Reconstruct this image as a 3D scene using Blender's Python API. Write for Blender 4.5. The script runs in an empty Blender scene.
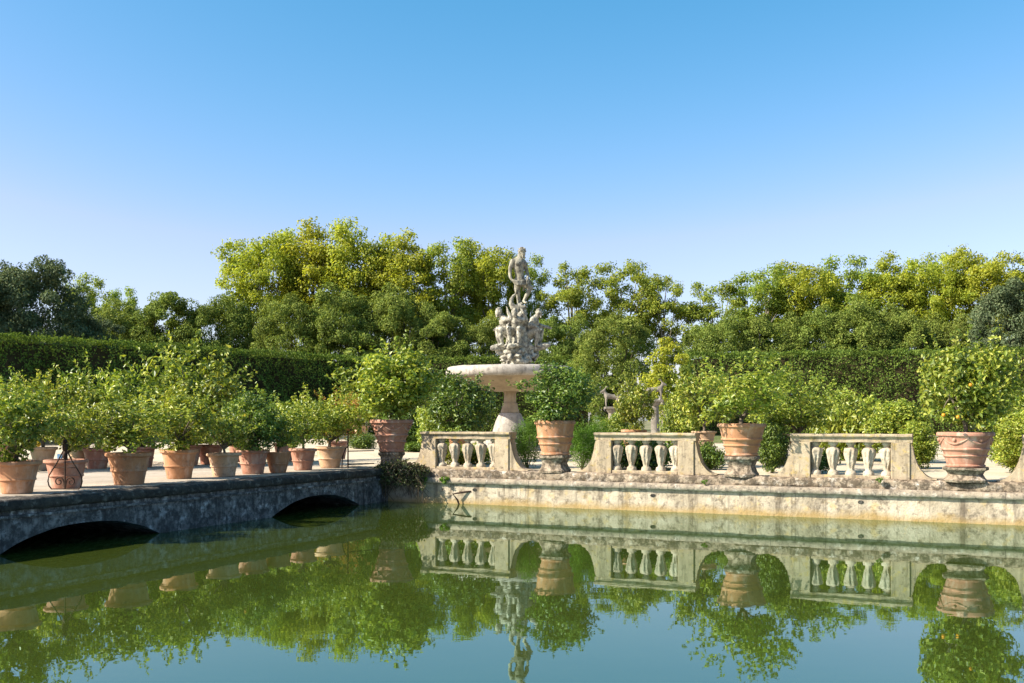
import bpy, bmesh, math, random
import numpy as np
from mathutils import Vector, Matrix, noise as mnoise
R = math.radians
sc = bpy.context.scene
col = sc.collection

# ---------------------------------------------------------------- camera, sky, sun, exposure
cam_d = bpy.data.cameras.new('camera'); cam = bpy.data.objects.new('camera', cam_d); col.objects.link(cam)
cam.location = (0, 0, 2.5); cam.rotation_euler = (R(90), 0, 0)
cam_d.sensor_width = 36; cam_d.lens = 36 * 1000 / 1024
cam_d.shift_y = (420 - 341.5) / 1024
cam_d.clip_start = 0.1; cam_d.clip_end = 5000
sc.camera = cam
SUN_EL = R(37)
SUN_AZ = math.atan2(-0.955, -0.295)            # compass angle from +Y towards +X of the place the sun stands
sd = Vector((math.sin(SUN_AZ) * math.cos(SUN_EL), math.cos(SUN_AZ) * math.cos(SUN_EL), math.sin(SUN_EL)))
W = bpy.data.worlds.new('World'); sc.world = W; W.use_nodes = True
nt = W.node_tree; bg = nt.nodes['Background']
sky = nt.nodes.new('ShaderNodeTexSky'); sky.sky_type = 'NISHITA'; sky.sun_disc = False
sky.sun_elevation = SUN_EL; sky.sun_rotation = SUN_AZ
sky.air_density = 1.0; sky.dust_density = 1.3; sky.ozone_density = 2.4; sky.altitude = 100
# deeper, clearer blue: the red of the sky falls off faster away from the horizon haze
sx_ = nt.nodes.new('ShaderNodeSeparateColor'); cx_ = nt.nodes.new('ShaderNodeCombineColor'); nt.links.new(sky.outputs[0], sx_.inputs[0])
def wm(op, a, b):
    m_ = nt.nodes.new('ShaderNodeMath'); m_.operation = op
    for k_, v_ in enumerate((a, b)):
        if isinstance(v_, (int, float)): m_.inputs[k_].default_value = v_
        else: nt.links.new(v_, m_.inputs[k_])
    return m_.outputs[0]
nt.links.new(wm('MINIMUM', sx_.outputs[0], wm('MULTIPLY', wm('POWER', sx_.outputs[0], 2.4), .32)), cx_.inputs[0])
nt.links.new(wm('MULTIPLY', sx_.outputs[1], .885), cx_.inputs[1]); nt.links.new(wm('MULTIPLY', sx_.outputs[2], .97), cx_.inputs[2])
nt.links.new(cx_.outputs[0], bg.inputs[0]); bg.inputs[1].default_value = 0.104
sl = bpy.data.lights.new('sun', 'SUN'); sl.energy = 5.0; sl.angle = R(0.5); sl.color = (1, 0.93, 0.80)
so = bpy.data.objects.new('sun', sl); col.objects.link(so)
so.rotation_euler = (-sd).to_track_quat('-Z', 'Y').to_euler()
sc.view_settings.view_transform = 'Standard'; sc.view_settings.look = 'None'
sc.view_settings.exposure = 1.22; sc.view_settings.gamma = 1
sc.cycles.max_bounces = 8; sc.cycles.diffuse_bounces = 3; sc.cycles.glossy_bounces = 3
sc.cycles.transmission_bounces = 3; sc.cycles.transparent_max_bounces = 4

# ---------------------------------------------------------------- materials
def mat(name):
    m = bpy.data.materials.new(name); m.use_nodes = True
    n = m.node_tree.nodes; b = n['Principled BSDF']
    return m, m.node_tree, b
def N(t, kind, **kw):
    n = t.nodes.new('ShaderNode' + kind)
    for k, v in kw.items(): setattr(n, k, v)
    return n
def coords(t, jitter=True, scale=(1, 1, 1)):
    tc = N(t, 'TexCoord'); mp = N(t, 'Mapping'); t.links.new(tc.outputs['Object'], mp.inputs[0]); mp.inputs['Scale'].default_value = scale
    if jitter:
        oi = N(t, 'ObjectInfo'); mu = N(t, 'VectorMath', operation='SCALE')
        cx = N(t, 'CombineXYZ')
        for i in range(3): t.links.new(oi.outputs['Random'], cx.inputs[i])
        mu.inputs['Scale'].default_value = 37.0; t.links.new(cx.outputs[0], mu.inputs[0]); t.links.new(mu.outputs[0], mp.inputs['Location'])
    return mp.outputs[0]
def noise(t, vec, scale, detail=6, rough=.6):
    n = N(t, 'TexNoise'); n.inputs['Scale'].default_value = scale; n.inputs['Detail'].default_value = detail; n.inputs['Roughness'].default_value = rough
    t.links.new(vec, n.inputs['Vector']); return n.outputs['Fac']
def ramp(t, fac, stops):
    r = N(t, 'ValToRGB'); e = r.color_ramp.elements
    while len(e) < len(stops): e.new(0.5)
    for i, (p, c) in enumerate(stops):
        e[i].position = p; e[i].color = (*c, 1) if len(c) == 3 else c
    t.links.new(fac, r.inputs[0]); return r.outputs[0]
def mixc(t, fac, a, b, mode='MIX'):
    m = N(t, 'Mix', data_type='RGBA', blend_type=mode)
    for sock, v in ((m.inputs[0], fac), (m.inputs[6], a), (m.inputs[7], b)):
        if isinstance(v, (int, float)): sock.default_value = v
        elif isinstance(v, tuple): sock.default_value = (*v, 1)
        else: t.links.new(v, sock)
    return m.outputs[2]
def bump(t, b, h, strength=.4, dist=.02):
    n = N(t, 'Bump'); n.inputs['Strength'].default_value = strength; n.inputs['Distance'].default_value = dist
    t.links.new(h, n.inputs['Height']); t.links.new(n.outputs[0], b.inputs['Normal'])
G = lambda v: (v, v, v)

def stone(name, a, b_, dark, lichen=None, scale=2.0, spot=(.56, .68), rough=.9, bs=.5, drips=0, wet=None, joints=0):
    a = tuple(x * .86 for x in a); b_ = tuple(x * .80 for x in b_); spot = (spot[0] - .035, spot[1] - .03)
    m, t, b = mat(name); v = coords(t)
    c = ramp(t, noise(t, v, scale), [(.32, b_), (.66, a)])
    if lichen: c = mixc(t, ramp(t, noise(t, v, scale * 1.7 + 1), [(.55, G(0)), (.66, G(.8))]), c, lichen)
    c = mixc(t, ramp(t, noise(t, v, scale * 3.1, 10, .7), [(spot[0], G(0)), (spot[1], G(.85))]), c, dark)
    if drips:
        vd = coords(t, True, (3.2, 3.2, .35))
        c = mixc(t, ramp(t, noise(t, vd, 1.6, 8, .65), [(.5, G(0)), (.66, G(drips))]), c, dark)
    if wet:
        tc = N(t, 'TexCoord'); sx = N(t, 'SeparateXYZ'); t.links.new(tc.outputs['Object'], sx.inputs[0])
        ad = N(t, 'Math', operation='MULTIPLY_ADD'); t.links.new(noise(t, v, 1.3), ad.inputs[0]); ad.inputs[1].default_value = -.40; t.links.new(sx.outputs['Z'], ad.inputs[2])
        wr = N(t, 'MapRange'); t.links.new(ad.outputs[0], wr.inputs[0]); wr.inputs[1].default_value = -.16; wr.inputs[2].default_value = .02
        c = mixc(t, ramp(t, wr.outputs[0], [(0, G(.75)), (.5, G(.35)), (1, G(0))]), c, wet)
    if joints:
        tc = N(t, 'TexCoord'); sx = N(t, 'SeparateXYZ'); t.links.new(tc.outputs['Object'], sx.inputs[0])
        w1 = N(t, 'Math', operation='MULTIPLY_ADD'); t.links.new(noise(t, v, 3.0), w1.inputs[0]); w1.inputs[1].default_value = .05; t.links.new(sx.outputs['X'], w1.inputs[2])
        pp = N(t, 'Math', operation='PINGPONG'); t.links.new(w1.outputs[0], pp.inputs[0]); pp.inputs[1].default_value = joints / 2
        lt = N(t, 'Math', operation='LESS_THAN'); t.links.new(pp.outputs[0], lt.inputs[0]); lt.inputs[1].default_value = .011
        lm = N(t, 'Math', operation='MULTIPLY'); t.links.new(lt.outputs[0], lm.inputs[0]); lm.inputs[1].default_value = .65; c = mixc(t, lm.outputs[0], c, dark)
    t.links.new(c, b.inputs['Base Color']); b.inputs['Roughness'].default_value = rough
    b.inputs['Specular IOR Level'].default_value = .25
    bump(t, b, noise(t, v, scale * 9, 8, .65), bs, .03)
    return m

def leafmat(name, cols, trans=.3, rough=.5, nscale=.6, spec=.2, gain=1.42):
    cols = [tuple(x * gain for x in k) for k in cols]; trans += .06
    m, t, b = mat(name)
    ge = N(t, 'NewGeometry'); n = len(cols)
    c = ramp(t, ge.outputs['Random Per Island'], [(i / max(1, n - 1), k) for i, k in enumerate(cols)])
    v = coords(t)
    hv = N(t, 'HueSaturation'); t.links.new(c, hv.inputs['Color'])
    mr = N(t, 'MapRange'); t.links.new(noise(t, v, nscale, 3), mr.inputs[0]); mr.inputs[1].default_value = .3; mr.inputs[2].default_value = .7; mr.inputs[3].default_value = .72; mr.inputs[4].default_value = 1.3
    t.links.new(mr.outputs[0], hv.inputs['Value'])
    oi = N(t, 'ObjectInfo'); mh = N(t, 'MapRange'); t.links.new(oi.outputs['Random'], mh.inputs[0]); mh.inputs[3].default_value = .488; mh.inputs[4].default_value = .512
    t.links.new(mh.outputs[0], hv.inputs['Hue'])
    t.links.new(hv.outputs[0], b.inputs['Base Color']); b.inputs['Roughness'].default_value = rough; b.inputs['Specular IOR Level'].default_value = spec
    tr = N(t, 'BsdfTranslucent'); tm = mixc(t, 1.0, hv.outputs[0], (1.45, 1.4, .7), 'MULTIPLY'); t.links.new(tm, tr.inputs[0])
    ms = N(t, 'MixShader'); ms.inputs[0].default_value = trans
    t.links.new(b.outputs[0], ms.inputs[1]); t.links.new(tr.outputs[0], ms.inputs[2])
    t.links.new(ms.outputs[0], t.nodes['Material Output'].inputs[0])
    return m

def simple(name, a, b_, scale=5, rough=.7, metal=0, bs=.2, spec=.3):
    m, t, b = mat(name); v = coords(t)
    t.links.new(ramp(t, noise(t, v, scale), [(.35, a), (.65, b_)]), b.inputs['Base Color'])
    b.inputs['Roughness'].default_value = rough; b.inputs['Metallic'].default_value = metal; b.inputs['Specular IOR Level'].default_value = spec
    bump(t, b, noise(t, v, scale * 6), bs, .01); return m

def terracotta(name, a, b_, white=.5):
    m, t, b = mat(name); v = coords(t)
    c = ramp(t, noise(t, v, 2.2), [(.3, b_), (.7, a)])
    vd = coords(t, True, (2, 2, .8))
    c = mixc(t, ramp(t, noise(t, vd, 2.6, 8, .65), [(.5, G(0)), (.72, G(white))]), c, (.56, .42, .32))
    c = mixc(t, ramp(t, noise(t, v, 7, 8, .7), [(.54, G(0)), (.70, G(.7))]), c, (.11, .075, .05))
    t.links.new(c, b.inputs['Base Color']); b.inputs['Roughness'].default_value = .85; b.inputs['Specular IOR Level'].default_value = .25
    bump(t, b, noise(t, v, 18, 6), .25, .015); return m

M = {}
M['balustrade'] = stone('weathered_sandstone', (.50, .40, .27), (.36, .28, .18), (.10, .08, .055), (.42, .30, .10), 2.6, (.56, .70), drips=.7)
M['baluster'] = stone('pale_carved_stone', (.56, .48, .36), (.38, .30, .20), (.13, .10, .07), None, 4.0, (.58, .72), bs=.7)
M['rough'] = stone('rough_masonry', (.46, .37, .27), (.26, .19, .12), (.06, .045, .03), (.56, .50, .42), 2.4, (.46, .58), bs=1.0)
M['cornice'] = stone('grey_cornice_stone', (.40, .33, .24), (.28, .23, .17), (.09, .075, .06), (.48, .42, .34), 2.2, (.53, .66), bs=.8, drips=.6, joints=1.37)
M['wall'] = stone('plastered_wall', (.56, .47, .35), (.36, .29, .20), (.11, .085, .06), (.44, .32, .16), 1.7, (.53, .67), bs=1.0, drips=.85, wet=(.31, .20, .065))
M['bridge'] = stone('grey_bridge_stone', (.28, .27, .26), (.11, .11, .11), (.03, .03, .03), (.46, .46, .46), 1.9, (.46, .60), bs=1.0, drips=.9)
M['coping'] = stone('dark_lichen_coping', (.24, .20, .15), (.10, .085, .065), (.025, .022, .02), (.34, .31, .27), 2.4, (.42, .58), bs=1.0, drips=.8)
M['crust_hole_shade'] = stone('black_crust_and_hole_shade', (.075, .068, .055), (.03, .028, .024), (.014, .013, .012), (.16, .15, .13), 3.0, (.5, .66), bs=1.0)
M['marble'] = stone('weathered_marble', (.60, .575, .455), (.37, .345, .26), (.08, .07, .06), None, 2.2, (.48, .62), rough=.75, bs=.6, drips=.7)
M['statue'] = stone('sooty_marble', (.46, .435, .33), (.26, .24, .175), (.06, .052, .045), None, 1.6, (.48, .64), rough=.75, bs=.4, drips=.7)
M['granite'] = stone('pale_granite', (.52, .47, .40), (.36, .32, .26), (.15, .13, .11), None, 1.5, (.54, .70), rough=.7, bs=.4, drips=.6)
M['basinunder'] = stone('tan_stain_and_shade_granite', (.46, .37, .25), (.30, .23, .15), (.15, .12, .09), None, 1.2, (.60, .78), rough=.8, bs=.2, drips=.4)
M['oldstone'] = stone('grey_garden_stone', (.28, .25, .20), (.17, .15, .115), (.07, .065, .055), None, 3, (.54, .68), bs=.6)
M['terra_a'] = terracotta('terracotta_orange', (.46, .235, .115), (.30, .14, .07), .6)
M['terra_b'] = terracotta('terracotta_pink', (.44, .22, .145), (.27, .125, .08), .75)
M['terra_c'] = terracotta('terracotta_pale', (.56, .36, .22), (.40, .25, .14), .85)
M['terra_d'] = terracotta('terracotta_weathered_red', (.40, .18, .115), (.25, .105, .07), .6)
M['soil'] = simple('potting_soil', (.035, .024, .015), (.08, .055, .035), 12, .95, bs=.8)
M['iron'] = simple('rusty_iron', (.022, .014, .010), (.055, .028, .016), 14, .7, .3, .4)
M['bark'] = simple('citrus_bark', (.10, .075, .05), (.17, .14, .10), 9, .9, bs=.6)
M['planebark'] = simple('plane_bark', (.13, .11, .08), (.30, .27, .21), 1.6, .9, bs=.5)
M['darkbark'] = simple('dark_bark', (.04, .03, .02), (.085, .065, .045), 3, .9, bs=.6)
M['lemon'] = simple('lemon_skin', (.55, .36, .02), (.65, .45, .04), 8, .4, bs=.1)
M['orange'] = simple('orange_skin', (.60, .20, .01), (.65, .27, .02), 8, .4, bs=.1)
M['blue'] = simple('faded_blue_card', (.08, .20, .36), (.12, .27, .45), 8, .5)
M['twig'] = simple('dead_twig', (.05, .035, .022), (.13, .095, .06), 8, .9)
M['citrus'] = leafmat('citrus_leaf', [(.040, .068, .009), (.086, .120, .014), (.145, .172, .020), (.235, .238, .045)], .26, spec=.4, rough=.38, gain=1.7)
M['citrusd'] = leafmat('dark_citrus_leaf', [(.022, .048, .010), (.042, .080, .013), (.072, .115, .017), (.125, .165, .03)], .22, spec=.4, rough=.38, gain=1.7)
M['citrusy'] = leafmat('yellowing_citrus_leaf', [(.055, .085, .010), (.11, .145, .016), (.165, .185, .022), (.225, .225, .04)], .28, spec=.4, rough=.38, gain=1.7)
M['rusty'] = leafmat('reddish_leaf', [(.09, .11, .015), (.20, .13, .03), (.26, .11, .04), (.16, .15, .02)], .3)
M['shrub'] = leafmat('fine_shrub_leaf', [(.04, .10, .012), (.07, .14, .016), (.10, .18, .022)], .25)
M['plane'] = leafmat('plane_leaf', [(.095, .122, .018), (.145, .17, .020), (.19, .205, .024), (.235, .23, .030)], .42, gain=1.8, nscale=.25)
M['planeg'] = leafmat('green_plane_leaf', [(.068, .102, .020), (.105, .142, .023), (.142, .172, .027), (.18, .192, .032)], .42, gain=1.8, nscale=.25)
M['oak'] = leafmat('holm_oak_leaf', [(.045, .068, .014), (.07, .10, .018), (.105, .13, .024), (.135, .155, .036)], .2, gain=1.75, nscale=.35, spec=.1, rough=.65)
M['oakd'] = leafmat('dark_evergreen_leaf', [(.028, .045, .022), (.045, .065, .030), (.065, .085, .042), (.09, .105, .05)], .14, gain=1.8, nscale=.35, spec=.1, rough=.65)
M['hedge'] = leafmat('hedge_leaf', [(.028, .055, .010), (.05, .08, .013), (.075, .105, .018), (.10, .135, .025)], .24, nscale=.5, spec=.1, rough=.65, gain=1.7)
M['creeper'] = leafmat('creeper_leaf', [(.03, .04, .015), (.05, .065, .02), (.09, .08, .05), (.05, .09, .015)], .15)

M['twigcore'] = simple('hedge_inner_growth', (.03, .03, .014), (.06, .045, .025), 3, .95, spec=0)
def gravel_mat():
    m, t, b = mat('pale_gravel'); v = coords(t, False)
    c = ramp(t, noise(t, v, .7), [(.3, (.44, .36, .25)), (.7, (.58, .49, .36))])
    c = mixc(t, ramp(t, noise(t, v, 40, 4), [(.45, G(0)), (.7, G(.5))]), c, (.22, .17, .11))
    c = mixc(t, ramp(t, noise(t, v, .45, 6, .7), [(.56, G(0)), (.64, G(.8))]), c, (.15, .16, .04))
    t.links.new(c, b.inputs['Base Color']); b.inputs['Roughness'].default_value = .95; b.inputs['Specular IOR Level'].default_value = .15
    bump(t, b, noise(t, v, 50, 4), .4, .02); return m
M['gravel'] = gravel_mat()
def deck_mat():
    m, t, b = mat('worn_deck_paving'); v = coords(t, False)
    c = ramp(t, noise(t, v, .9), [(.3, (.30, .25, .19)), (.7, (.46, .39, .31))])
    c = mixc(t, ramp(t, noise(t, v, 5, 8, .7), [(.55, G(0)), (.7, G(.6))]), c, (.16, .13, .09))
    t.links.new(c, b.inputs['Base Color']); b.inputs['Roughness'].default_value = .95; b.inputs['Specular IOR Level'].default_value = .15
    bump(t, b, noise(t, v, 30, 4), .5, .02); return m
M['deck'] = deck_mat()
def ground_mat():
    m, t, b = mat('gravel_and_grass'); v = coords(t, False)
    c = ramp(t, noise(t, v, .12, 8), [(.42, (.34, .28, .19)), (.55, (.07, .10, .025))])
    c = mixc(t, .35, c, ramp(t, noise(t, v, 6), [(.3, (.05, .07, .02)), (.7, (.30, .25, .16))]))
    t.links.new(c, b.inputs['Base Color']); b.inputs['Roughness'].default_value = .95; b.inputs['Specular IOR Level'].default_value = .1
    bump(t, b, noise(t, v, 20), .4, .03); return m
M['ground'] = ground_mat()
def water_mat():
    m, t, b = mat('murky_pond_water'); v = coords(t, False)
    c = ramp(t, noise(t, v, .12, 4), [(.3, (.026, .040, .006)), (.7, (.038, .052, .008))])
    t.links.new(c, b.inputs['Base Color']); b.inputs['Roughness'].default_value = .010; b.inputs["IOR"].default_value = 3.5; b.inputs['Specular Tint'].default_value = (.58, 1, .93, 1)
    n1 = noise(t, coords(t, False, (1, 1, 1)), 1.1, 3, .5); n2 = noise(t, coords(t, False, (1, 1.0, 1)), 6.0, 3, .5)
    ad = N(t, 'Math', operation='MULTIPLY_ADD'); t.links.new(n2, ad.inputs[0]); ad.inputs[1].default_value = .12; t.links.new(n1, ad.inputs[2])
    bump(t, b, ad.outputs[0], .028, .05); return m
M['water'] = water_mat()

# ---------------------------------------------------------------- mesh helpers
class MB:
    def __init__(s): s.v = []; s.f = []
    def add(s, vs, fs):
        o = len(s.v); s.v += [tuple(p) for p in vs]; s.f += [tuple(i + o for i in q) for q in fs]; return s
    def box(s, x0, x1, y0, y1, z0, z1, taper=0, bev=.012):
        # a box with chamfered edges on the top and the uprights
        b = min(bev, .45 * min(x1 - x0, y1 - y0, z1 - z0))
        def ring(i, z, tp):
            X0, X1, Y0, Y1 = x0 + i + tp, x1 - i - tp, y0 + i + tp, y1 - i - tp
            return [(X0 + b, Y0, z), (X1 - b, Y0, z), (X1, Y0 + b, z), (X1, Y1 - b, z), (X1 - b, Y1, z), (X0 + b, Y1, z), (X0, Y1 - b, z), (X0, Y0 + b, z)]
        rs = [ring(b, z0, 0), ring(0, z0 + b, 0), ring(0, z1 - b, taper), ring(b, z1, taper)]
        vs = sum(rs, []); fs = [tuple(range(7, -1, -1)), tuple(range(24, 32))]
        for k in range(3):
            for i in range(8): fs.append((k * 8 + i, k * 8 + (i + 1) % 8, k * 8 + 8 + (i + 1) % 8, k * 8 + 8 + i))
        return s.add(vs, fs)
    def lathe(s, prof, seg=32, c=(0, 0, 0), fl=None, cap=True):
        vs = []
        for (r, z) in prof:
            for i in range(seg):
                a = 2 * math.pi * i / seg; rr = r * (fl(a, z) if fl else 1)
                vs.append((c[0] + rr * math.cos(a), c[1] + rr * math.sin(a), c[2] + z))
        fs = []
        for k in range(len(prof) - 1):
            for i in range(seg): fs.append((k * seg + i, k * seg + (i + 1) % seg, (k + 1) * seg + (i + 1) % seg, (k + 1) * seg + i))
        if cap:
            fs.append(tuple(range(seg - 1, -1, -1))); fs.append(tuple((len(prof) - 1) * seg + i for i in range(seg)))
        return s.add(vs, fs)
    def tube(s, pts, rad, seg=8):
        pts = [Vector(p) for p in pts]; n = len(pts)
        if not hasattr(rad, '__len__'): rad = [rad] * n
        vs = []; up = Vector((.13, .21, .97))
        for i, p in enumerate(pts):
            d = (pts[min(n - 1, i + 1)] - pts[max(0, i - 1)]).normalized()
            a = d.cross(up)
            if a.length < .05: a = d.cross(Vector((1, 0, 0)))
            a.normalize(); b = d.cross(a)
            for k in range(seg):
                t = 2 * math.pi * k / seg; vs.append(p + (a * math.cos(t) + b * math.sin(t)) * rad[i])
        fs = []
        for i in range(n - 1):
            for k in range(seg): fs.append((i * seg + k, i * seg + (k + 1) % seg, (i + 1) * seg + (k + 1) % seg, (i + 1) * seg + k))
        fs.append(tuple(range(seg - 1, -1, -1))); fs.append(tuple((n - 1) * seg + k for k in range(seg)))
        return s.add(vs, fs)
    def ball(s, c, r, sub=2, M4=None):
        bm = bmesh.new(); bmesh.ops.create_icosphere(bm, subdivisions=sub, radius=1)
        r = r if hasattr(r, '__len__') else (r, r, r)
        vs = []
        for v in bm.verts:
            p = Vector((v.co.x * r[0], v.co.y * r[1], v.co.z * r[2]))
            if M4 is not None: p = M4 @ p
            vs.append(Vector(c) + p)
        bm.verts.index_update(); fs = [[v.index for v in f.verts] for f in bm.faces]; bm.free()
        return s.add(vs, fs)
    def limb(s, pts, rad):
        # a chain of overlapping balls: raw stuff for fuse()
        for (a, b, ra, rb) in zip(pts[:-1], pts[1:], rad[:-1], rad[1:]):
            a = Vector(a); b = Vector(b); n = max(2, int((b - a).length / (min(ra, rb) * .35)) + 1)
            for i in range(n + 1):
                t = i / n; s.ball(a.lerp(b, t), ra + (rb - ra) * t, 2)
        return s
    def mesh(s, name, m, smooth=None):
        me = bpy.data.meshes.new(name); me.from_pydata(s.v, [], s.f)
        bm = bmesh.new(); bm.from_mesh(me); bmesh.ops.recalc_face_normals(bm, faces=bm.faces); bm.to_mesh(me); bm.free()
        me.materials.append(m)
        if smooth is not None:
            me.polygons.foreach_set('use_smooth', [True] * len(me.polygons))
            if smooth < 180: me.set_sharp_from_angle(angle=R(smooth))
        me.update(); return me
    def build(s, name, m, parent=None, smooth=None):
        return link(name, s.mesh(name, m, smooth), parent)

def link(name, me, parent=None):
    o = bpy.data.objects.new(name, me); col.objects.link(o)
    if parent is not None: o.parent = parent
    return o
def tag(o, label=None, cat=None, group=None, kind=None):
    if label: o['label'] = label
    if cat: o['category'] = cat
    if group: o['group'] = group
    if kind: o['kind'] = kind
    return o
def thing(name, label, cat, loc=(0, 0, 0), rz=0, group=None):
    o = bpy.data.objects.new(name, None); col.objects.link(o); o.empty_display_size = .2
    o.location = loc; o.rotation_euler = (0, 0, rz); return tag(o, label, cat, group)
def roughen(me, amp, freq, seed=0, axis=None):
    for v in me.vertices:
        n = mnoise.noise_vector(Vector(v.co) * freq + Vector((seed * 7.3, seed * 3.1, 0)))
        if axis: n = Vector((n.x * axis[0], n.y * axis[1], n.z * axis[2]))
        v.co += n * amp
    me.update(); return me
def fuse(mb, name, m, voxel, parent=None, rough_amp=0, rough_freq=2.0, seed=0, smooth_it=4):
    """voxel-fuses overlapping shapes into ONE continuous surface"""
    me = bpy.data.meshes.new('raw'); me.from_pydata(mb.v, [], mb.f)
    o = bpy.data.objects.new('raw', me); col.objects.link(o)
    md = o.modifiers.new('r', 'REMESH'); md.mode = 'VOXEL'; md.voxel_size = voxel
    ms = o.modifiers.new('s', 'SMOOTH'); ms.iterations = smooth_it; ms.factor = .5
    dg = bpy.context.evaluated_depsgraph_get()
    out = bpy.data.meshes.new_from_object(o.evaluated_get(dg)); out.name = name
    bpy.data.objects.remove(o); bpy.data.meshes.remove(me)
    if rough_amp: roughen(out, rough_amp, rough_freq, seed)
    out.materials.clear(); out.materials.append(m)
    out.polygons.foreach_set('use_smooth', [True] * len(out.polygons)); out.update()
    return link(name, out, parent)

# ---- leaves
def raw_mesh(name, V, F3, m):
    me = bpy.data.meshes.new(name)
    me.vertices.add(len(V)); me.vertices.foreach_set('co', np.ascontiguousarray(V, dtype=np.float32).ravel())
    nf = len(F3); me.loops.add(nf * 3); me.loops.foreach_set('vertex_index', np.ascontiguousarray(F3, dtype=np.int32).ravel())
    me.polygons.add(nf); me.polygons.foreach_set('loop_start', np.arange(0, nf * 3, 3, dtype=np.int32))
    me.update(calc_edges=True); me.materials.append(m); return me
def unit(a): return a / (np.linalg.norm(a, axis=1, keepdims=True) + 1e-9)
def leaf_geo(rng, C, Nb, L, asp=.5, jitter=.9, droop=.25):
    n = len(C); Nn = unit(Nb + rng.normal(0, jitter, (n, 3)) * .6)
    t = unit(np.cross(Nn, rng.normal(0, 1, (n, 3))) + np.array([0, 0, -droop])); t = unit(t - Nn * np.sum(t * Nn, 1, keepdims=True)); b = np.cross(Nn, t)
    L = L[:, None]; V = np.empty((n, 4, 3))
    V[:, 0] = C - t * L * .5; V[:, 2] = C + t * L * .5 - Nn * L * .12
    V[:, 1] = C + b * L * asp * .5 + Nn * L * .12 - t * L * .05; V[:, 3] = C - b * L * asp * .5 + Nn * L * .12 - t * L * .05
    base = (np.arange(n) * 4)[:, None]
    F = np.concatenate([base + np.array([0, 1, 2]), base + np.array([0, 2, 3])])
    return V.reshape(-1, 3), F
def ball_pts(rng, n, lo=0.0):
    d = unit(rng.normal(0, 1, (n, 3))); r = (lo ** 3 + (1 - lo ** 3) * rng.random(n)) ** (1 / 3)
    return d * r[:, None]
def clumps_leaves(rng, cl, rad, per, size, squash=.8, asp=.5, up=.5, jitter=.9, lo=.55):
    """leaves spread through the volume of the given clumps (centres, radii)"""
    k = len(cl); idx = np.repeat(np.arange(k), per)
    p = ball_pts(rng, len(idx), lo) if lo >= 0 else np.clip(rng.normal(0, .46, (len(idx), 3)), -.85, .85); d = p.copy(); p = p * rad[idx][:, None] * np.array([1, 1, squash])
    C = cl[idx] + p; nb = unit(d + np.array([0, 0, up])); L = size * rng.uniform(.65, 1.3, len(idx))
    return leaf_geo(rng, C, nb, L, asp, jitter)
def joinVF(parts):
    Vs, Fs, o = [], [], 0
    for V, F in parts: Vs.append(V); Fs.append(F + o); o += len(V)
    return np.concatenate(Vs), np.concatenate(Fs)

# ---------------------------------------------------------------- positions (photo plan: 1000 px focal length, eye 2.5 m over the water)
def at(px, y, d): return Vector(((px - 512) * d / 1000, d, 2.5 - (y - 420) * d / 1000))
UA = R(-24.3)
w_ = Vector((math.cos(UA), math.sin(UA), 0)); u_ = Vector((-math.sin(UA), math.cos(UA), 0))
O = Vector((-3.2, 30.6, 0))
def isl(s, u, z=0): return O + w_ * s + u_ * u + Vector((0, 0, z))
DECK = 1.025

# ---------------------------------------------------------------- ground, water, island
def ell(a, k, n=160, sc_=1.0):
    t = 2 * math.pi * k / n; c = Vector((0, 50, 0))
    return c + u_ * (a[0] * sc_ * math.cos(t)) + w_ * (a[1] * sc_ * math.sin(t))
n = 160; mb = MB(); A = (47.0, 51.5)
rings = [(1.0, -1.5), (1.0, 1.0), (1.03, 1.0), (1.2, 1.0), (1.6, 1.0), (3, 1.0), (8, 1.0), (40, 1.0)]
for s_, z in rings: mb.v += [tuple(ell(A, k, n, s_) + Vector((0, 0, z))) for k in range(n)]
for r_ in range(len(rings) - 1):
    for k in range(n): mb.f.append((r_ * n + k, r_ * n + (k + 1) % n, (r_ + 1) * n + (k + 1) % n, (r_ + 1) * n + k))
tag(mb.build('ground', M['ground']), 'gravel and grass ground around the pond', kind='structure')
mb = MB(); mb.v = [tuple(ell(A, k, n, 1.01)) for k in range(n)]; mb.f = [tuple(range(n))]
tag(mb.build('water', M['water']), 'still green pond water with mirror reflections', kind='structure')

S0, S1, UD = -34.0, 30.0, 38.5
# island ground with a slight roll
nx, ny = 64, 40; mb = MB()
for j in range(ny + 1):
    for i in range(nx + 1):
        x = S0 + .45 + (S1 - S0 - .9) * i / nx; y = .45 + (UD - .9) * j / ny
        mb.v.append((x, y, 1.0 + (.03 * mnoise.noise(Vector((x * .4, y * .4, 0))) if 0 < i < nx and 2 < j < ny else -.02)))
for j in range(ny):
    for i in range(nx):
        a = j * (nx + 1) + i; mb.f.append((a, a + 1, a + nx + 2, a + nx + 1))
o = mb.build('island_ground', M['gravel'], None, 180); o.location = O; o.rotation_euler = (0, 0, UA)
tag(o, 'pale gravel ground of the island', kind='structure')

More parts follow.
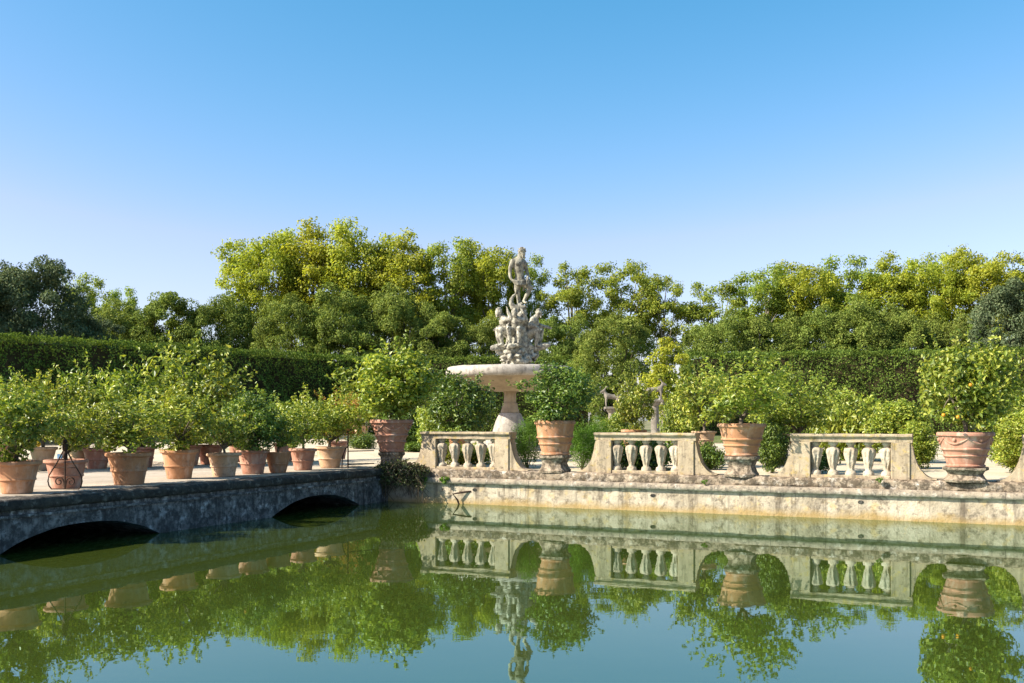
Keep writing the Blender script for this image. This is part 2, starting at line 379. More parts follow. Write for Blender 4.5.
# retaining wall round the island
rw = thing('retaining_wall', 'low weathered stone wall rising from the water below the balustrades', 'wall', O, UA)
def sweep(prof, name, m, amp, freq, step=.16, smooth=None):
    # prof: (outward, z). A closed rectangular loop, mitred at its corners
    corners = [(S0, 0), (S1, 0), (S1, UD), (S0, UD)]; outs = [(-1, -1), (1, -1), (1, 1), (-1, 1)]
    path = []
    for c in range(4):
        (x0, y0), (x1, y1) = corners[c], corners[(c + 1) % 4]; (a0, b0), (a1, b1) = outs[c], outs[(c + 1) % 4]
        L = math.hypot(x1 - x0, y1 - y0); st = step if c == 0 else 1.0; k = int(L / st)
        for i in range(k):
            t = i / k
            if i == 0: path.append((x0, y0, a0, b0))
            else: path.append((x0 + (x1 - x0) * t, y0 + (y1 - y0) * t, a0 if a0 == a1 else 0, b0 if b0 == b1 else 0))
    mb = MB(); npf = len(prof); n = len(path)
    for (x, y, a, b) in path:
        for (o_, z) in prof: mb.v.append((x + a * o_, y + b * o_, z))
    for i in range(n):
        for k in range(npf - 1): mb.f.append((i * npf + k, ((i + 1) % n) * npf + k, ((i + 1) % n) * npf + k + 1, i * npf + k + 1))
    me = mb.mesh(name, m, smooth); roughen(me, amp, freq); return link(name, me, rw)
sweep([(.03, -.6), (.03, -.05), (.015, .15), (.01, .3), (0, .45), (0, .60)], 'wall_face', M['wall'], .012, 2.2, smooth=180)
sweep([(0, .59), (.085, .60), (.11, .63), (.115, .70), (.08, .76), (0, .775), (-.06, .78)], 'cornice', M['cornice'], .012, 3.5, smooth=50)
sweep([(-.02, .765), (.0, .80), (-.012, .87), (.0, .94), (-.03, .99), (-.08, 1.012), (-.5, 1.015), (-.62, 1.0), (-.62, .9)], 'masonry_course', M['rough'], .05, 4.0, step=.11, smooth=60)

for s_ in (7.75, 13.15, 2.3):
    mb = MB(); mb.lathe([(.055, 0), (.055, .05), (.03, .05)], 10)
    me = mb.mesh('drain_hole', M['crust_hole_shade']); me.transform(Matrix.Rotation(R(90), 4, 'X'))  # solid plug, its black colour stands for the shade inside a hole
    o = link('drain_hole', me, rw); o.location = (s_, .035, .43); o.scale = (1.3, 1, .9)

# ---------------------------------------------------------------- bridge
br = thing('stone_bridge', 'low grey stone bridge with flat arches reaching the island at left', 'bridge', (-3.9, 30.7, 0), UA)
Y0, Y1, BW = -27.0, .42, 8.5
ARC = [10.0 - 13.46, 2.0 - 13.46, -6.0 - 13.46]
def arch_z(y):
    for c in ARC:
        q = (y - c) / 2.15
        if abs(q) < 1: return -.06 + .49 * (1 - abs(q) ** 2.3)
    return -.7
ys = sorted(set([Y0 + i * .22 for i in range(int((Y1 - Y0) / .22) + 1)] + [Y1] + [c + s * 2.15 + e for c in ARC for s in (-1, 1) for e in (-.001, .001)] + [c + 2.15 * k / 12 for c in ARC for k in range(-11, 12)]))
mb = MB(); zl = 5
for y in ys:
    zb = arch_z(y)
    for k in range(zl): mb.v.append((0, y, zb + (.80 - zb) * k / (zl - 1)))
    for k in range(zl): mb.v.append((-BW, y, zb + (.80 - zb) * k / (zl - 1)))
w2 = zl * 2
for i in range(len(ys) - 1):
    a, b = i * w2, (i + 1) * w2
    for k in range(zl - 1):
        mb.f.append((a + k, b + k, b + k + 1, a + k + 1)); mb.f.append((a + zl + k, a + zl + k + 1, b + zl + k + 1, b + zl + k))
    mb.f.append((a, a + zl, b + zl, b))
me = mb.mesh('arch_wall', M['bridge']); roughen(me, .012, 2.5, 2); link('arch_wall', me, br)
mb = MB()
for sgn, x in ((1, 0), (-1, -BW)):
    prof = [(-.02, .66), (.035, .665), (.045, .69), (.035, .715), (-.02, .72)]
    n0 = len(mb.v)
    yy = [Y0 + i * .3 for i in range(int((Y1 - Y0) / .3))]
    for y in yy:
        for (o_, z) in prof: mb.v.append((x + sgn * o_, y, z))
    for i in range(len(yy) - 1):
        for k in range(4): mb.f.append((n0 + i * 5 + k, n0 + i * 5 + 5 + k, n0 + i * 5 + 6 + k, n0 + i * 5 + 1 + k))
me = mb.mesh('string_course', M['bridge'], 60); roughen(me, .01, 3, 3); link('string_course', me, br)
def coping(x, sgn):
    mb = MB(); prof = [(-.5, 1.02), (-.1, DECK), (.04, DECK - .012), (.085, DECK - .05), (.09, DECK - .16), (.06, DECK - .21), (-.02, .80)]
    yy = [Y0 + i * .13 for i in range(int((Y1 - Y0) / .13) + 1)]; k_ = len(prof)
    for i, y in enumerate(yy):
        j = .02 * mnoise.noise(Vector((y * .9, x, 2)))
        for (o_, z) in prof: mb.v.append((x + sgn * (o_ + j), y, z + (.012 * mnoise.noise(Vector((y * 1.6, 5, z))))))
    for i in range(len(yy) - 1):
        for k in range(k_ - 1): mb.f.append((i * k_ + k, (i + 1) * k_ + k, (i + 1) * k_ + k + 1, i * k_ + k + 1))
    e = (len(yy) - 1) * k_
    mb.f.append(tuple(e + k for k in range(k_))); mb.f.append(tuple(range(k_)))
    me = mb.mesh('coping', M['coping'], 50); me.materials.append(M['crust_hole_shade'])
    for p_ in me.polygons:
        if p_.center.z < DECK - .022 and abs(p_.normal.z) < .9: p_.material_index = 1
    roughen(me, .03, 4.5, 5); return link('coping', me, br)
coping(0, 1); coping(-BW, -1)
mb = MB(); nx, ny = 16, 52
for j in range(ny + 1):
    for i in range(nx + 1):
        x = -BW + .45 + (BW - .9) * i / nx; y = Y0 + (Y1 + .5 - Y0) * j / ny
        mb.v.append((x, y, DECK - .006 + .012 * mnoise.noise(Vector((x, y, 3)))))
for j in range(ny):
    for i in range(nx):
        a = j * (nx + 1) + i; mb.f.append((a, a + 1, a + nx + 2, a + nx + 1))
mb.build('deck_paving', M['deck'], br, 180)

# ---------------------------------------------------------------- balustrades
def baluster_mesh():
    prof = [(.125, 0), (.125, .05), (.115, .07), (.115, .10), (.072, .13), (.066, .17), (.078, .24), (.098, .34), (.118, .46), (.136, .57), (.146, .65), (.142, .70), (.118, .735), (.075, .755), (.066, .79), (.072, .815), (.105, .83), (.108, .865), (.105, .90)]
    def fl(a, z):
        q = max(0, min(1, (z - .14) / .08)) * max(0, min(1, (.74 - z) / .06))
        return 1 + q * (.11 * math.cos(7 * a) + .05 * math.cos(3 * a + z * 9) + .05 * math.sin(11 * a - z * 14))
    mb = MB()
    # resample the profile so the carving has rows to live on
    pr = []
    for (r0, z0), (r1, z1) in zip(prof[:-1], prof[1:]):
        k = max(1, int((z1 - z0) / .025))
        pr += [(r0 + (r1 - r0) * i / k, z0 + (z1 - z0) * i / k) for i in range(k)]
    pr.append(prof[-1]); mb.lathe(pr, 44, fl=fl)
    me = mb.mesh('baluster', M['baluster'], 70); roughen(me, .008, 14); return me
BAL = baluster_mesh()
def rail_mesh(L):
    mb = MB(); k = int(L / .1)
    prof = [(-.20, .90), (-.205, 1.005), (-.215, 1.01), (-.26, 1.03), (-.275, 1.05), (-.275, 1.095), (-.26, 1.11), (.26, 1.11), (.275, 1.095), (.275, 1.05), (.26, 1.03), (.215, 1.01), (.205, 1.005), (.20, .90)]
    n = len(prof)
    for i in range(k + 1):
        x = -.05 + (L + .1) * i / k
        for (y, z) in prof: mb.v.append((x, y, z))
    for i in range(k):
        for j in range(n): mb.f.append((i * n + j, (i + 1) * n + j, (i + 1) * n + (j + 1) % n, i * n + (j + 1) % n))
    mb.f.append(tuple(range(n - 1, -1, -1))); mb.f.append(tuple(k * n + j for j in range(n)))
    me = mb.mesh('rail', M['balustrade'], 30); roughen(me, .012, 4); return me
def wing_mesh(L=.55, H=.97, sgn=1):
    # concave scroll buttress, falling away from the post
    mb = MB(); k = 16; pts = []
    for i in range(k + 1):
        q = (i / k) ** 1.4; pts.append((sgn * (.05 + L * q) if i else 0, .0 + (H - .0) * (1 - math.sqrt(max(0, 1 - (1 - q) ** 2)) ** .92)))
    D = .17
    for (x, z) in pts: mb.v += [(x, -D, -.02), (x, -D, z), (x, D, z), (x, D, -.02)]
    for i in range(k):
        a = i * 4
        for j in range(3): mb.f.append((a + j, a + 4 + j, a + 5 + j, a + 1 + j))
    mb.f.append((0, 1, 2, 3)); e = k * 4; mb.f.append((e, e + 1, e + 2, e + 3))
    me = mb.mesh('wing', M['balustrade'], 40); roughen(me, .012, 4); return me
def balustrade(s0, L, label):
    t = thing('stone_balustrade', label, 'balustrade', isl(s0, .36, 1.035), UA, 'balustrade sections on the island wall')
    link('rail', rail_mesh(L), t)
    mb = MB(); mb.box(.46, L - .46, -.19, .19, -.035, .055)
    me = mb.mesh('plinth', M['balustrade']); link('plinth', me, t)
    for x in (.0, L - .45):
        mb = MB(); mb.box(x, x + .45, -.21, .21, -.04, .898, bev=.015); me = mb.mesh('post', M['balustrade']); link('post', me, t)
    for i in range(5):
        o = link('baluster', BAL, t); o.location = (.45 + (L - .9) * (i + .25) / 4.5, 0, .05); o.scale = (1.12, 1.12, .945); o.rotation_euler = (0, 0, i * 1.3)
    a = link('wing', wing_mesh(sgn=-1), t); a.location = (-.004, 0, 0)
    a = link('wing', wing_mesh(sgn=1), t); a.location = (L + .004, 0, 0)
    return t
balustrade(.45, 2.88, 'stone balustrade section at far left, between ivy corner and shorter orange pot')
balustrade(6.05, 2.80, 'middle stone balustrade section, two pots either side, pale balusters in full sun')
balustrade(11.45, 2.85, 'stone balustrade section with leafy shadow falling across its left post')
balustrade(16.85, 2.85, 'stone balustrade end cut off by the right edge of the photo')

# ---------------------------------------------------------------- pots and citrus trees
def pot_prof(kind, rt, rb, h):
    if kind == 'plain':      # smooth taper with one rolled band and a thick lip
        pts = [(rb, 0), (rb + .01, .02)]
        for q in (.15, .30, .40): pts.append((rb + (rt * .92 - rb) * q, h * q))
        r = rb + (rt * .92 - rb) * .42; pts += [(r + .018, h * .41), (r + .024, h * .43), (r + .016, h * .455)]
        for q in (.5, .65, .78, .86): pts.append((rb + (rt * .92 - rb) * q, h * q))
        pts += [(rt * .97, h * .885), (rt, h * .905), (rt, h * .965), (rt * .985, h * .992), (rt * .95, h)]
    elif kind == 'bell':     # no lip, straight flare
        pts = [(rb, 0)]
        for q in (.15, .3, .42): pts.append((rb + (rt - rb) * q, h * q))
        pts += [(rb + (rt - rb) * .43 + .012, h * .44), (rb + (rt - rb) * .46, h * .46)]
        for q in (.6, .75, .9): pts.append((rb + (rt - rb) * q, h * q))
        pts += [(rt, h * .97), (rt * .98, h)]
    else:                    # large festooned vase with three bands
        pts = [(rb, 0), (rb + .03, .02), (rb + .035, h * .06), (rb, h * .085), (rb + .03, h * .18), (rb + .055, h * .28),
               (rb + .085, h * .30), (rb + .095, h * .33), (rb + .07, h * .36), (rb + .09, h * .43), (rb + .12, h * .48), (rb + .15, h * .50), (rb + .155, h * .53), (rb + .125, h * .56)]
        r0 = rb + .125
        for q in (.3, .6, .85): pts.append((r0 + (rt * .93 - r0) * q, h * (.56 + .33 * q)))
        pts += [(rt * .95, h * .885), (rt, h * .90), (rt * 1.005, h * .95), (rt * .985, h * .985), (rt * .95, h)]
    ri = rt * .88
    return pts + [(ri, h * .99), (ri * .97, h * .90)]
def pot_parts(t, kind, m, rt, rb, h, seed, relief=False):
    mb = MB(); mb.lathe(pot_prof(kind, rt, rb, h), 40, cap=False)
    mb.f.append(tuple(range(39, -1, -1)))
    me = mb.mesh('pot', m, 40); roughen(me, .012, 2.0, seed); p = link('pot', me, t)
    mb = MB(); ri = rt * .875; k = 24
    mb.v = [(0, 0, h * .93)] + [(ri * math.cos(2 * math.pi * i / k), ri * math.sin(2 * math.pi * i / k), h * .905) for i in range(k)]
    mb.f = [(0, 1 + i, 1 + (i + 1) % k) for i in range(k)]
    me = mb.mesh('soil', M['soil'], 180); link('soil', me, t)
    if relief:
        mb = MB(); r0 = rb + .125; nsw = 6
        for s in range(nsw):
            pts = []
            for i in range(13):
                q = i / 12; a = 2 * math.pi * (s + q) / nsw + .2; z = h * (.82 - .15 * math.sin(math.pi * q)); r = r0 + (rt * .93 - r0) * ((z / h - .56) / .33)
                pts.append((r * math.cos(a), r * math.sin(a), z))
            mb.tube(pts, [.012 + .022 * math.sin(math.pi * i / 12) for i in range(13)], 8)
            a = 2 * math.pi * s / nsw + .2; r = r0 + (rt * .93 - r0) * .78
            mb.ball((r * math.cos(a), r * math.sin(a), h * .83), .042, 1)
            a += math.pi / nsw; mb.ball((r * .99 * math.cos(a), r * .99 * math.sin(a), h * .78), (.05, .05, .06), 1)
        me = mb.mesh('festoon', m, 60); link('festoon', me, p)
    return p

def citrus_proto(seed, m, nclump, per, leaf, shoots=14, lo=.5, trunk_h=.24, irr=.16):
    rng = np.random.default_rng(seed); rnd = random.Random(seed)
    c0 = np.array([0, 0, .98]); rad = np.array([1.14, 1.14, 1.0])
    Q = ball_pts(rng, nclump, .40); ph = rng.uniform(0, 6.28, 4)
    sw = 1 + irr * (np.sin(Q[:, 0] * 3.3 + ph[0]) + np.sin(Q[:, 1] * 3.7 + ph[1]) + np.sin(Q[:, 2] * 4.6 + ph[2]) + .7 * np.sin((Q[:, 0] + Q[:, 2]) * 6 + ph[3]))
    cl = c0 + Q * sw[:, None] * rad * .80
    cr = rng.uniform(.20, .36, nclump)
    parts = [clumps_leaves(rng, cl, cr, per, leaf, .85, .5, .5, .9, lo)]
    # young shoots that break the outline
    pts = []
    for i in range(shoots):
        d = unit(rng.normal(0, 1, (1, 3)) + np.array([[0, 0, .7]]))[0]; d[2] = abs(d[2]) if d[2] < -.2 else d[2]
        p = c0 + d * rad * .85; ln = rng.uniform(.2, .62); k = int(ln / .028)
        up = unit((d + np.array([0, 0, .6]))[None])[0]
        pts += [p + up * ln * j / k + rng.normal(0, .03, 3) for j in range(k)]
    pts = np.array(pts); parts.append(leaf_geo(rng, pts, unit(rng.normal(0, 1, pts.shape) + np.array([0, 0, .6])), leaf * rng.uniform(.7, 1.1, len(pts)), .5))
    V, F = joinVF(parts); V[:, 2] = np.maximum(V[:, 2], .06); top_ = float(np.percentile(V[:, 2], 98.5)); crown = raw_mesh('crown', V, F, m)
    mb = MB(); mb.tube([(0, 0, -.06), (.015, .01, trunk_h * .5), (.0, -.01, trunk_h)], [.055, .045, .042], 9)
    for i in range(9):
        e = Vector(cl[i % nclump]); b = Vector((0, -.01, trunk_h - .02)); q = b.lerp(e, .45) + Vector((rnd.uniform(-.08, .08), rnd.uniform(-.08, .08), .06))
        mb.tube([b, q, e], [.034, .022, .007], 6)
        for j in range(2):
            e2 = Vector(cl[(i * 3 + j * 7 + 5) % nclump])
            if (e2 - q).length < .8: mb.tube([q, q.lerp(e2, .5) + Vector((0, 0, .04)), e2], [.016, .011, .005], 5)
    return mb.mesh('trunk', M['bark'], 60), crown, top_
CP = {
 'a': citrus_proto(1, M['citrus'], 56, 66, .125, 20), 'b': citrus_proto(2, M['citrus'], 46, 66, .128, 24), 'c': citrus_proto(3, M['citrusy'], 44, 66, .125, 22),
 'd': citrus_proto(4, M['citrusd'], 80, 76, .115, 22, irr=.11), 'e': citrus_proto(5, M['citrusd'], 104, 80, .115, 16, irr=.07), 'f': citrus_proto(6, M['citrus'], 38, 56, .125, 26),
 'g': citrus_proto(7, M['citrusy'], 40, 60, .12, 46), 'o': citrus_proto(9, M['citrus'], 92, 78, .118, 20, irr=.10), 'r': citrus_proto(8, M['rusty'], 40, 60, .085, 20)}
LEM = MB().ball((0, 0, 0), (.045, .045, .06), 2).mesh('fruit', M['lemon'], 180)
ORA = MB().ball((0, 0, 0), .055, 2).mesh('fruit', M['orange'], 180)
cnt = [0]
def tree_parts(t, var, z, Rx, H, rz, fruit=None, nf=0, fpos=None):
    tr, cr, top_ = CP[var]
    a = link('trunk', tr, t); b = link('crown', cr, t)
    for o in (a, b): o.location = (0, 0, z); o.scale = (Rx, Rx, H / top_); o.rotation_euler = (0, 0, rz)
    rnd = random.Random(cnt[0] * 13 + 5)
    for i in range(nf):
        th = rnd.uniform(math.pi * 1.05, math.pi * 1.95); ph = rnd.uniform(-.75, .5)
        p = fpos[i] if fpos else (Rx * .95 * math.cos(th) * math.cos(ph), Rx * .95 * math.sin(th) * math.cos(ph), z + H * .52 + H * .45 * math.sin(ph))
        f = link('fruit', LEM if fruit == 'lemon' else ORA, t); f.location = p; f.scale = (.78,) * 3 if fruit != 'lemon' else (1.1,) * 3
def potted(px, yb, rimw, yr, hw, yt, var, kind, m, label, group=None, name='potted_lemon_tree', d=None, zb=DECK, fruit='lemon', nf=0, fpos=None, taper=.62, relief=False):
    cnt[0] += 1
    if d is None: d = (2.5 - zb) * 1000 / (yb - 420)
    zr = 2.5 - (yr - 420) * d / 1000; h = zr - zb; rt = rimw * d / 2000; x = (px - 512) * d / 1000
    t = thing(name, label, 'potted tree', (x, d, zb), 0, group)
    pot_parts(t, kind, M[m], rt, rt * taper, h, cnt[0], relief)
    zt = 2.5 - (yt - 420) * d / 1000
    tree_parts(t, var, h * .92, hw * d / 1000, zt - zb - h * .92, cnt[0] * 2.4, fruit, nf, fpos)
    return t

FR = 'lemon pots along the near edge of the bridge'
potted(17, 493, 45, 461, 46, 384, 'a', 'plain', 'terra_a', 'lemon tree in orange clay pot at far left, fallen lemon beside it', FR, nf=3)
potted(66, 487.5, 42, 459.5, 33, 394, 'f', 'plain', 'terra_b', 'lemon tree in clay pot standing behind the iron scroll railing', FR, nf=2)
potted(129, 484, 45, 452.5, 44, 400, 'b', 'plain', 'terra_a', 'lemon tree in wide orange clay pot, next pot right of the iron scroll', FR)
potted(179, 478.3, 37, 449.5, 38, 388, 'a', 'plain', 'terra_a', 'lemon tree in upright clay pot below the tallest leafy crown on the bridge', FR, nf=1)
potted(224, 476, 34, 453, 29, 404, 'f', 'plain', 'terra_c', 'lemon tree in low pale chipped pot with stakes in it', FR)
potted(253, 473.6, 33, 450, 30, 397, 'd', 'plain', 'terra_b', 'dark leaved orange tree in pink banded pot on the bridge edge', FR, name='potted_orange_tree', fruit='orange', nf=2)
potted(278, 472.4, 26, 452, 24, 410, 'f', 'bell', 'terra_a', 'lemon tree in narrow orange lipless pot, fourth from the island end', FR, taper=.6)
potted(303, 470, 28, 448.5, 28, 400, 'b', 'plain', 'terra_b', 'lemon tree in pink banded pot directly left of the palest pot', FR)
potted(330, 467.5, 31, 446.5, 33, 391, 'c', 'plain', 'terra_c', 'lemon tree in the palest cream pot beside the thin iron railing', FR)
BK = 'lemon pots along the far edge of the bridge'
potted(3, 471, 30, 444, 46, 380, 'b', 'plain', 'terra_b', 'lemon tree in pinkish pot in the back row, cut by the left photo edge', BK)
potted(43, 470, 27, 447, 36, 378, 'c', 'plain', 'terra_c', 'yellowish lemon tree in tall light pot behind the leftmost bridge pots', BK, nf=2, taper=.5)
potted(78, 468, 22, 445, 30, 386, 'f', 'plain', 'terra_c', 'small lemon tree in cream pot seen just right of the iron scroll top', BK)
potted(97, 468.5, 29, 448, 36, 369, 'b', 'plain', 'terra_d', 'citrus with orange fruit in reddish back row pot right of iron scroll', BK, nf=4, fruit='orange')
potted(143, 467, 26, 446.5, 38, 380, 'a', 'plain', 'terra_d', 'lemon tree whose red pot rim shows behind the wide orange pot', BK)
potted(189, 465, 26, 445, 52, 350, 'a', 'plain', 'terra_b', 'tallest broad lemon tree of the bridge, its crown rising before the dark hedge', BK)
potted(210, 464, 28, 444.5, 40, 378, 'b', 'plain', 'terra_d', 'lemon tree in dark red pot seen between pale chipped pot and upright pot', BK)
potted(240, 462, 26, 443, 32, 394, 'f', 'plain', 'terra_b', 'lemon tree of the back row filling the gap above the pink banded pot', BK)
potted(285, 461, 24, 443, 30, 398, 'f', 'plain', 'terra_b', 'lemon tree of the back row standing behind narrow orange pot', BK)
potted(338, 459, 22, 441, 24, 393, 'r', 'plain', 'terra_b', 'small tree with reddish autumn leaves left of the big dark crown', BK, name='potted_shrub')

# pots on stone pedestals along the island edge
def pedestal(s, u, wx, zt, label, m='rough'):
    t = thing('stone_pedestal', label, 'pedestal', isl(s, u, .99), UA, 'stone pedestals under the large pots')
    h = zt - .99; mb = MB()
    prof = [(wx * .50, 0), (wx * .52, h * .12), (wx * .46, h * .25), (wx * .40, h * .5), (wx * .45, h * .75), (wx * .53, h * .86), (wx * .53, h)]
    pr = []
    for (r0, z0), (r1, z1) in zip(prof[:-1], prof[1:]): pr += [(r0 + (r1 - r0) * i / 3, z0 + (z1 - z0) * i / 3) for i in range(3)]
    pr.append(prof[-1])
    def fl(a, z): return (1 / max(abs(math.cos(a)), abs(math.sin(a)))) ** .55 * .93
    mb.lathe(pr, 40, fl=fl); me = mb.mesh('block', M[m], 50); roughen(me, .022, 4, int(s * 3)); link('block', me, t)
    return t
IG = 'large pots on pedestals at the island edge'
def big(s, px, rimw, yr, yb, hw, yt, var, kind, m, label, ped_label, pw, **kw):
    p = isl(s, .36); d = p.y; zb = 2.5 - (yb - 420) * d / 1000
    pedestal(s, .36, pw, zb, ped_label)
    px = 512 + p.x * 1000 / d
    return potted(px, yb, rimw, yr, hw, yt, var, kind, m, label, IG, d=d, zb=zb + .002, **kw)
big(-.78, 385, 44, 419.5, 452, 47, 352, 'o', 'vase', 'terra_b', 'broad dark citrus in wide weathered red pot at the corner of bridge and island', 'mossy pedestal at the bridge corner above the hanging creeper', .72, taper=.54, relief=True)
big(4.72, 551, 41, 420.5, 455, 37, 366, 'd', 'vase', 'terra_a', 'round dense dark green citrus in orange pot right of the fountain stem', 'stone pedestal under the orange pot right of the fountain', .86, taper=.66)
big(10.1, 738, 48, 423.5, 456, 47, 357, 'g', 'vase', 'terra_a', 'sparse yellowish lemon tree in large orange pot between middle and shadowed balustrades', 'stone pedestal under the large orange pot of sparse lemon tree', .92, taper=.63)
big(15.55, 965, 54, 432, 467, 48, 346, 'o', 'vase', 'terra_b', 'dense orange tree bearing fruit in pink festooned pot near the right edge', 'pale shell-worn pedestal under the pink festooned pot near the right', 1.06, taper=.63, relief=True, name='potted_orange_tree', fruit='orange', nf=3,
    fpos=[(-.32, -.98, 1.98), (-.88, -.80, 1.27), (-.62, -.98, 1.22)])

# second row of pots on the island, behind the balustrades
IR = 'pots of the second row on the island'
def second(px, d, rimw, yr, h, hw, yt, var, m, label, plinth_label, nf=0):
    zr = 2.5 - (yr - 420) * d / 1000; zb = zr - h; x = (px - 512) * d / 1000
    if zb > 1.12:
        t = thing('plinth_stone', plinth_label, 'plinth', (x, d, .98), UA, 'plinths under second row pots')
        r = rimw * d / 2000 * .8; mb = MB(); mb.box(-r, r, -r, r, 0, zb - .98, taper=.03, bev=.03)
        me = mb.mesh('block', M['oldstone']); roughen(me, .015, 3, px); link('block', me, t)
    else: zb = 1.0
    return potted(px, 0, rimw, yr, hw, yt, var, 'plain', m, label, IR, d=d, zb=zb + .004, nf=nf)
second(458, 36, 20, 437, .62, 36, 377, 'd', 'terra_a', 'rounded lemon tree left of the fountain stem, pot visible between the leftmost balusters', 'low plinth behind the leftmost balustrade section')
second(634, 32.5, 26, 429.5, .75, 21, 379, 'a', 'terra_a', 'lemon tree whose orange pot rim peeps over the middle balustrade rail', 'plinth hidden behind the middle balustrade section')
second(704, 31.5, 25, 431, .50, 32, 372, 'b', 'terra_c', 'lemon tree in pale cream pot just right of the middle balustrade', 'plinth below the pale cream pot right of the middle balustrade')
second(799, 29, 22, 437, .48, 40, 379, 'g', 'terra_b', 'yellow green lemon tree above the shadowed end of the right balustrade', 'plinth behind the shadowed post of the right balustrade')
second(780, 33, 20, 434, .5, 30, 388, 'f', 'terra_b', 'thin lemon tree standing behind the sparse tree of the large orange pot', 'plinth behind the bush right of large orange pot')
for px, lab in ((413, 'small pink pot left of the leftmost balustrade post, the left of two'), (424, 'small pink pot touching the leftmost balustrade post, the right of two')):
    potted(px, 444, 13, 432, 15, 405, 'f', 'plain', 'terra_b', lab, 'two distant pots beside the leftmost balustrade', d=50, zb=1.22)
    t = thing('plinth_stone', lab.replace('small pink pot', 'low stone plinth under pink pot'), 'plinth', ((px - 512) * .05, 50, .98), UA, 'plinths under two distant pots')
    mb = MB(); mb.box(-.3, .3, -.3, .3, 0, .238, bev=.02); me = mb.mesh('block', M['oldstone']); link('block', me, t)
potted(361, 436, 17, 425.5, 20, 392, 'b', 'plain', 'terra_c', 'pale pot standing far back on the island left of the corner pot', 'two distant pots beside the corner pot', d=55, zb=1.62)
t = thing('plinth_stone', 'plinth under the pale distant pot left of the corner pot', 'plinth', ((361 - 512) * .055, 55, .98), UA)
mb = MB(); mb.box(-.35, .35, -.35, .35, 0, .638, bev=.02); me = mb.mesh('block', M['oldstone']); link('block', me, t)

# ---------------------------------------------------------------- shrubs on the island
def shrub_proto(seed, m, ncl, per, leaf, asp, tall=1.0, cr=(.25, .45)):
    rng = np.random.default_rng(seed)
    cl = np.array([0, 0, .52 * tall]) + ball_pts(rng, ncl, .3) * np.array([.78, .78, .46 * tall]); r = rng.uniform(*cr, ncl)
    V, F = clumps_leaves(rng, cl, r, per, leaf, .85, asp, .6, 1.0, .4); V[:, 2] = np.maximum(V[:, 2], .01)
    mb = MB()
    for i in range(7): mb.tube([(0.02 * i - .06, .01 * (i % 3), -.02), tuple(cl[i] * np.array([.5, .5, .5])), tuple(cl[i])], [.03, .02, .008], 5)
    return mb.mesh('stem', M['bark'], 60), raw_mesh('foliage', V, F, m)
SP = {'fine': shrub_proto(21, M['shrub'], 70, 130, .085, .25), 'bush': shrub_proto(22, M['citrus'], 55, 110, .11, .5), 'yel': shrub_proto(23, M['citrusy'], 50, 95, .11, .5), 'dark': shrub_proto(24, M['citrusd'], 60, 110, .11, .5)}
for k_, (sd_, m_) in {'bush': (25, 'citrus'), 'yel': (26, 'citrusy'), 'dark': (27, 'citrusd'), 'fine': (28, 'shrub')}.items():
    SP[k_ + '_tall'] = shrub_proto(sd_, M[m_], 110, 110, .085 if k_ == 'fine' else .11, .25 if k_ == 'fine' else .5, 2.3)
def shrub(px, d, hw, yt, kind, label, name='garden_shrub', group='shrubs on the island'):
    x = (px - 512) * d / 1000; zt = 2.5 - (yt - 420) * d / 1000
    t = thing(name, label, 'shrub', (x, d, 1.0), px * .37, group)
    ht = zt - 1.0; tall = ht > 1.7 * hw * d / 1000; a, b = SP[kind + '_tall' if tall else kind]
    for nm, me in (('stem', a), ('foliage', b)):
        o = link(nm, me, t); o.scale = (hw * d / 1000, hw * d / 1000, ht / (2.3 if tall else 1))
shrub(527, 31.5, 18, 419, 'fine', 'feathery green bush filling the gap left of the orange pot by the fountain')
shrub(582, 30.6, 19, 424, 'fine', 'feathery green bush right of the round dense citrus pot')
shrub(598, 31.5, 14, 418, 'fine', 'feathery bush overhanging the left post of the middle balustrade')
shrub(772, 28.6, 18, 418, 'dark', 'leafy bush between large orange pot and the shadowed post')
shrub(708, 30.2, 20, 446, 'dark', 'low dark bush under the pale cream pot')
shrub(436, 44, 22, 396, 'bush', 'bush behind the two small pink pots')
shrub(405, 48, 26, 398, 'dark', 'dark bush behind the corner pot on its right side')
shrub(616, 38, 18, 413, 'bush', 'bush in front of the leftmost stone pillar')
shrub(682, 36, 22, 390, 'bush', 'bush between the stone pillars and the sparse lemon tree')
shrub(850, 37, 40, 398, 'yel', 'broad yellow green bush above the rail of the right balustrade')
shrub(898, 35, 34, 402, 'bush', 'green bush left of the festooned orange pot')
shrub(915, 31, 22, 424, 'yel', 'low yellowish bush beside the right post of right balustrade')
shrub(1010, 33, 34, 392, 'bush', 'tall green bush behind the right end of the wall')
shrub(1022, 28, 30, 414, 'yel', 'yellow green bush cut by the right photo edge')
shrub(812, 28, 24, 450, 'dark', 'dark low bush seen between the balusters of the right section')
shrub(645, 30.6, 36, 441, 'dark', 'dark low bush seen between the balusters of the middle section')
shrub(466, 34, 36, 445, 'bush', 'low bush seen between the balusters of the leftmost section')

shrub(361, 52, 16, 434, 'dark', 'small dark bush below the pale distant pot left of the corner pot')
shrub(419, 47, 18, 443, 'dark', 'low dark growth at the foot of the two small pink pots')

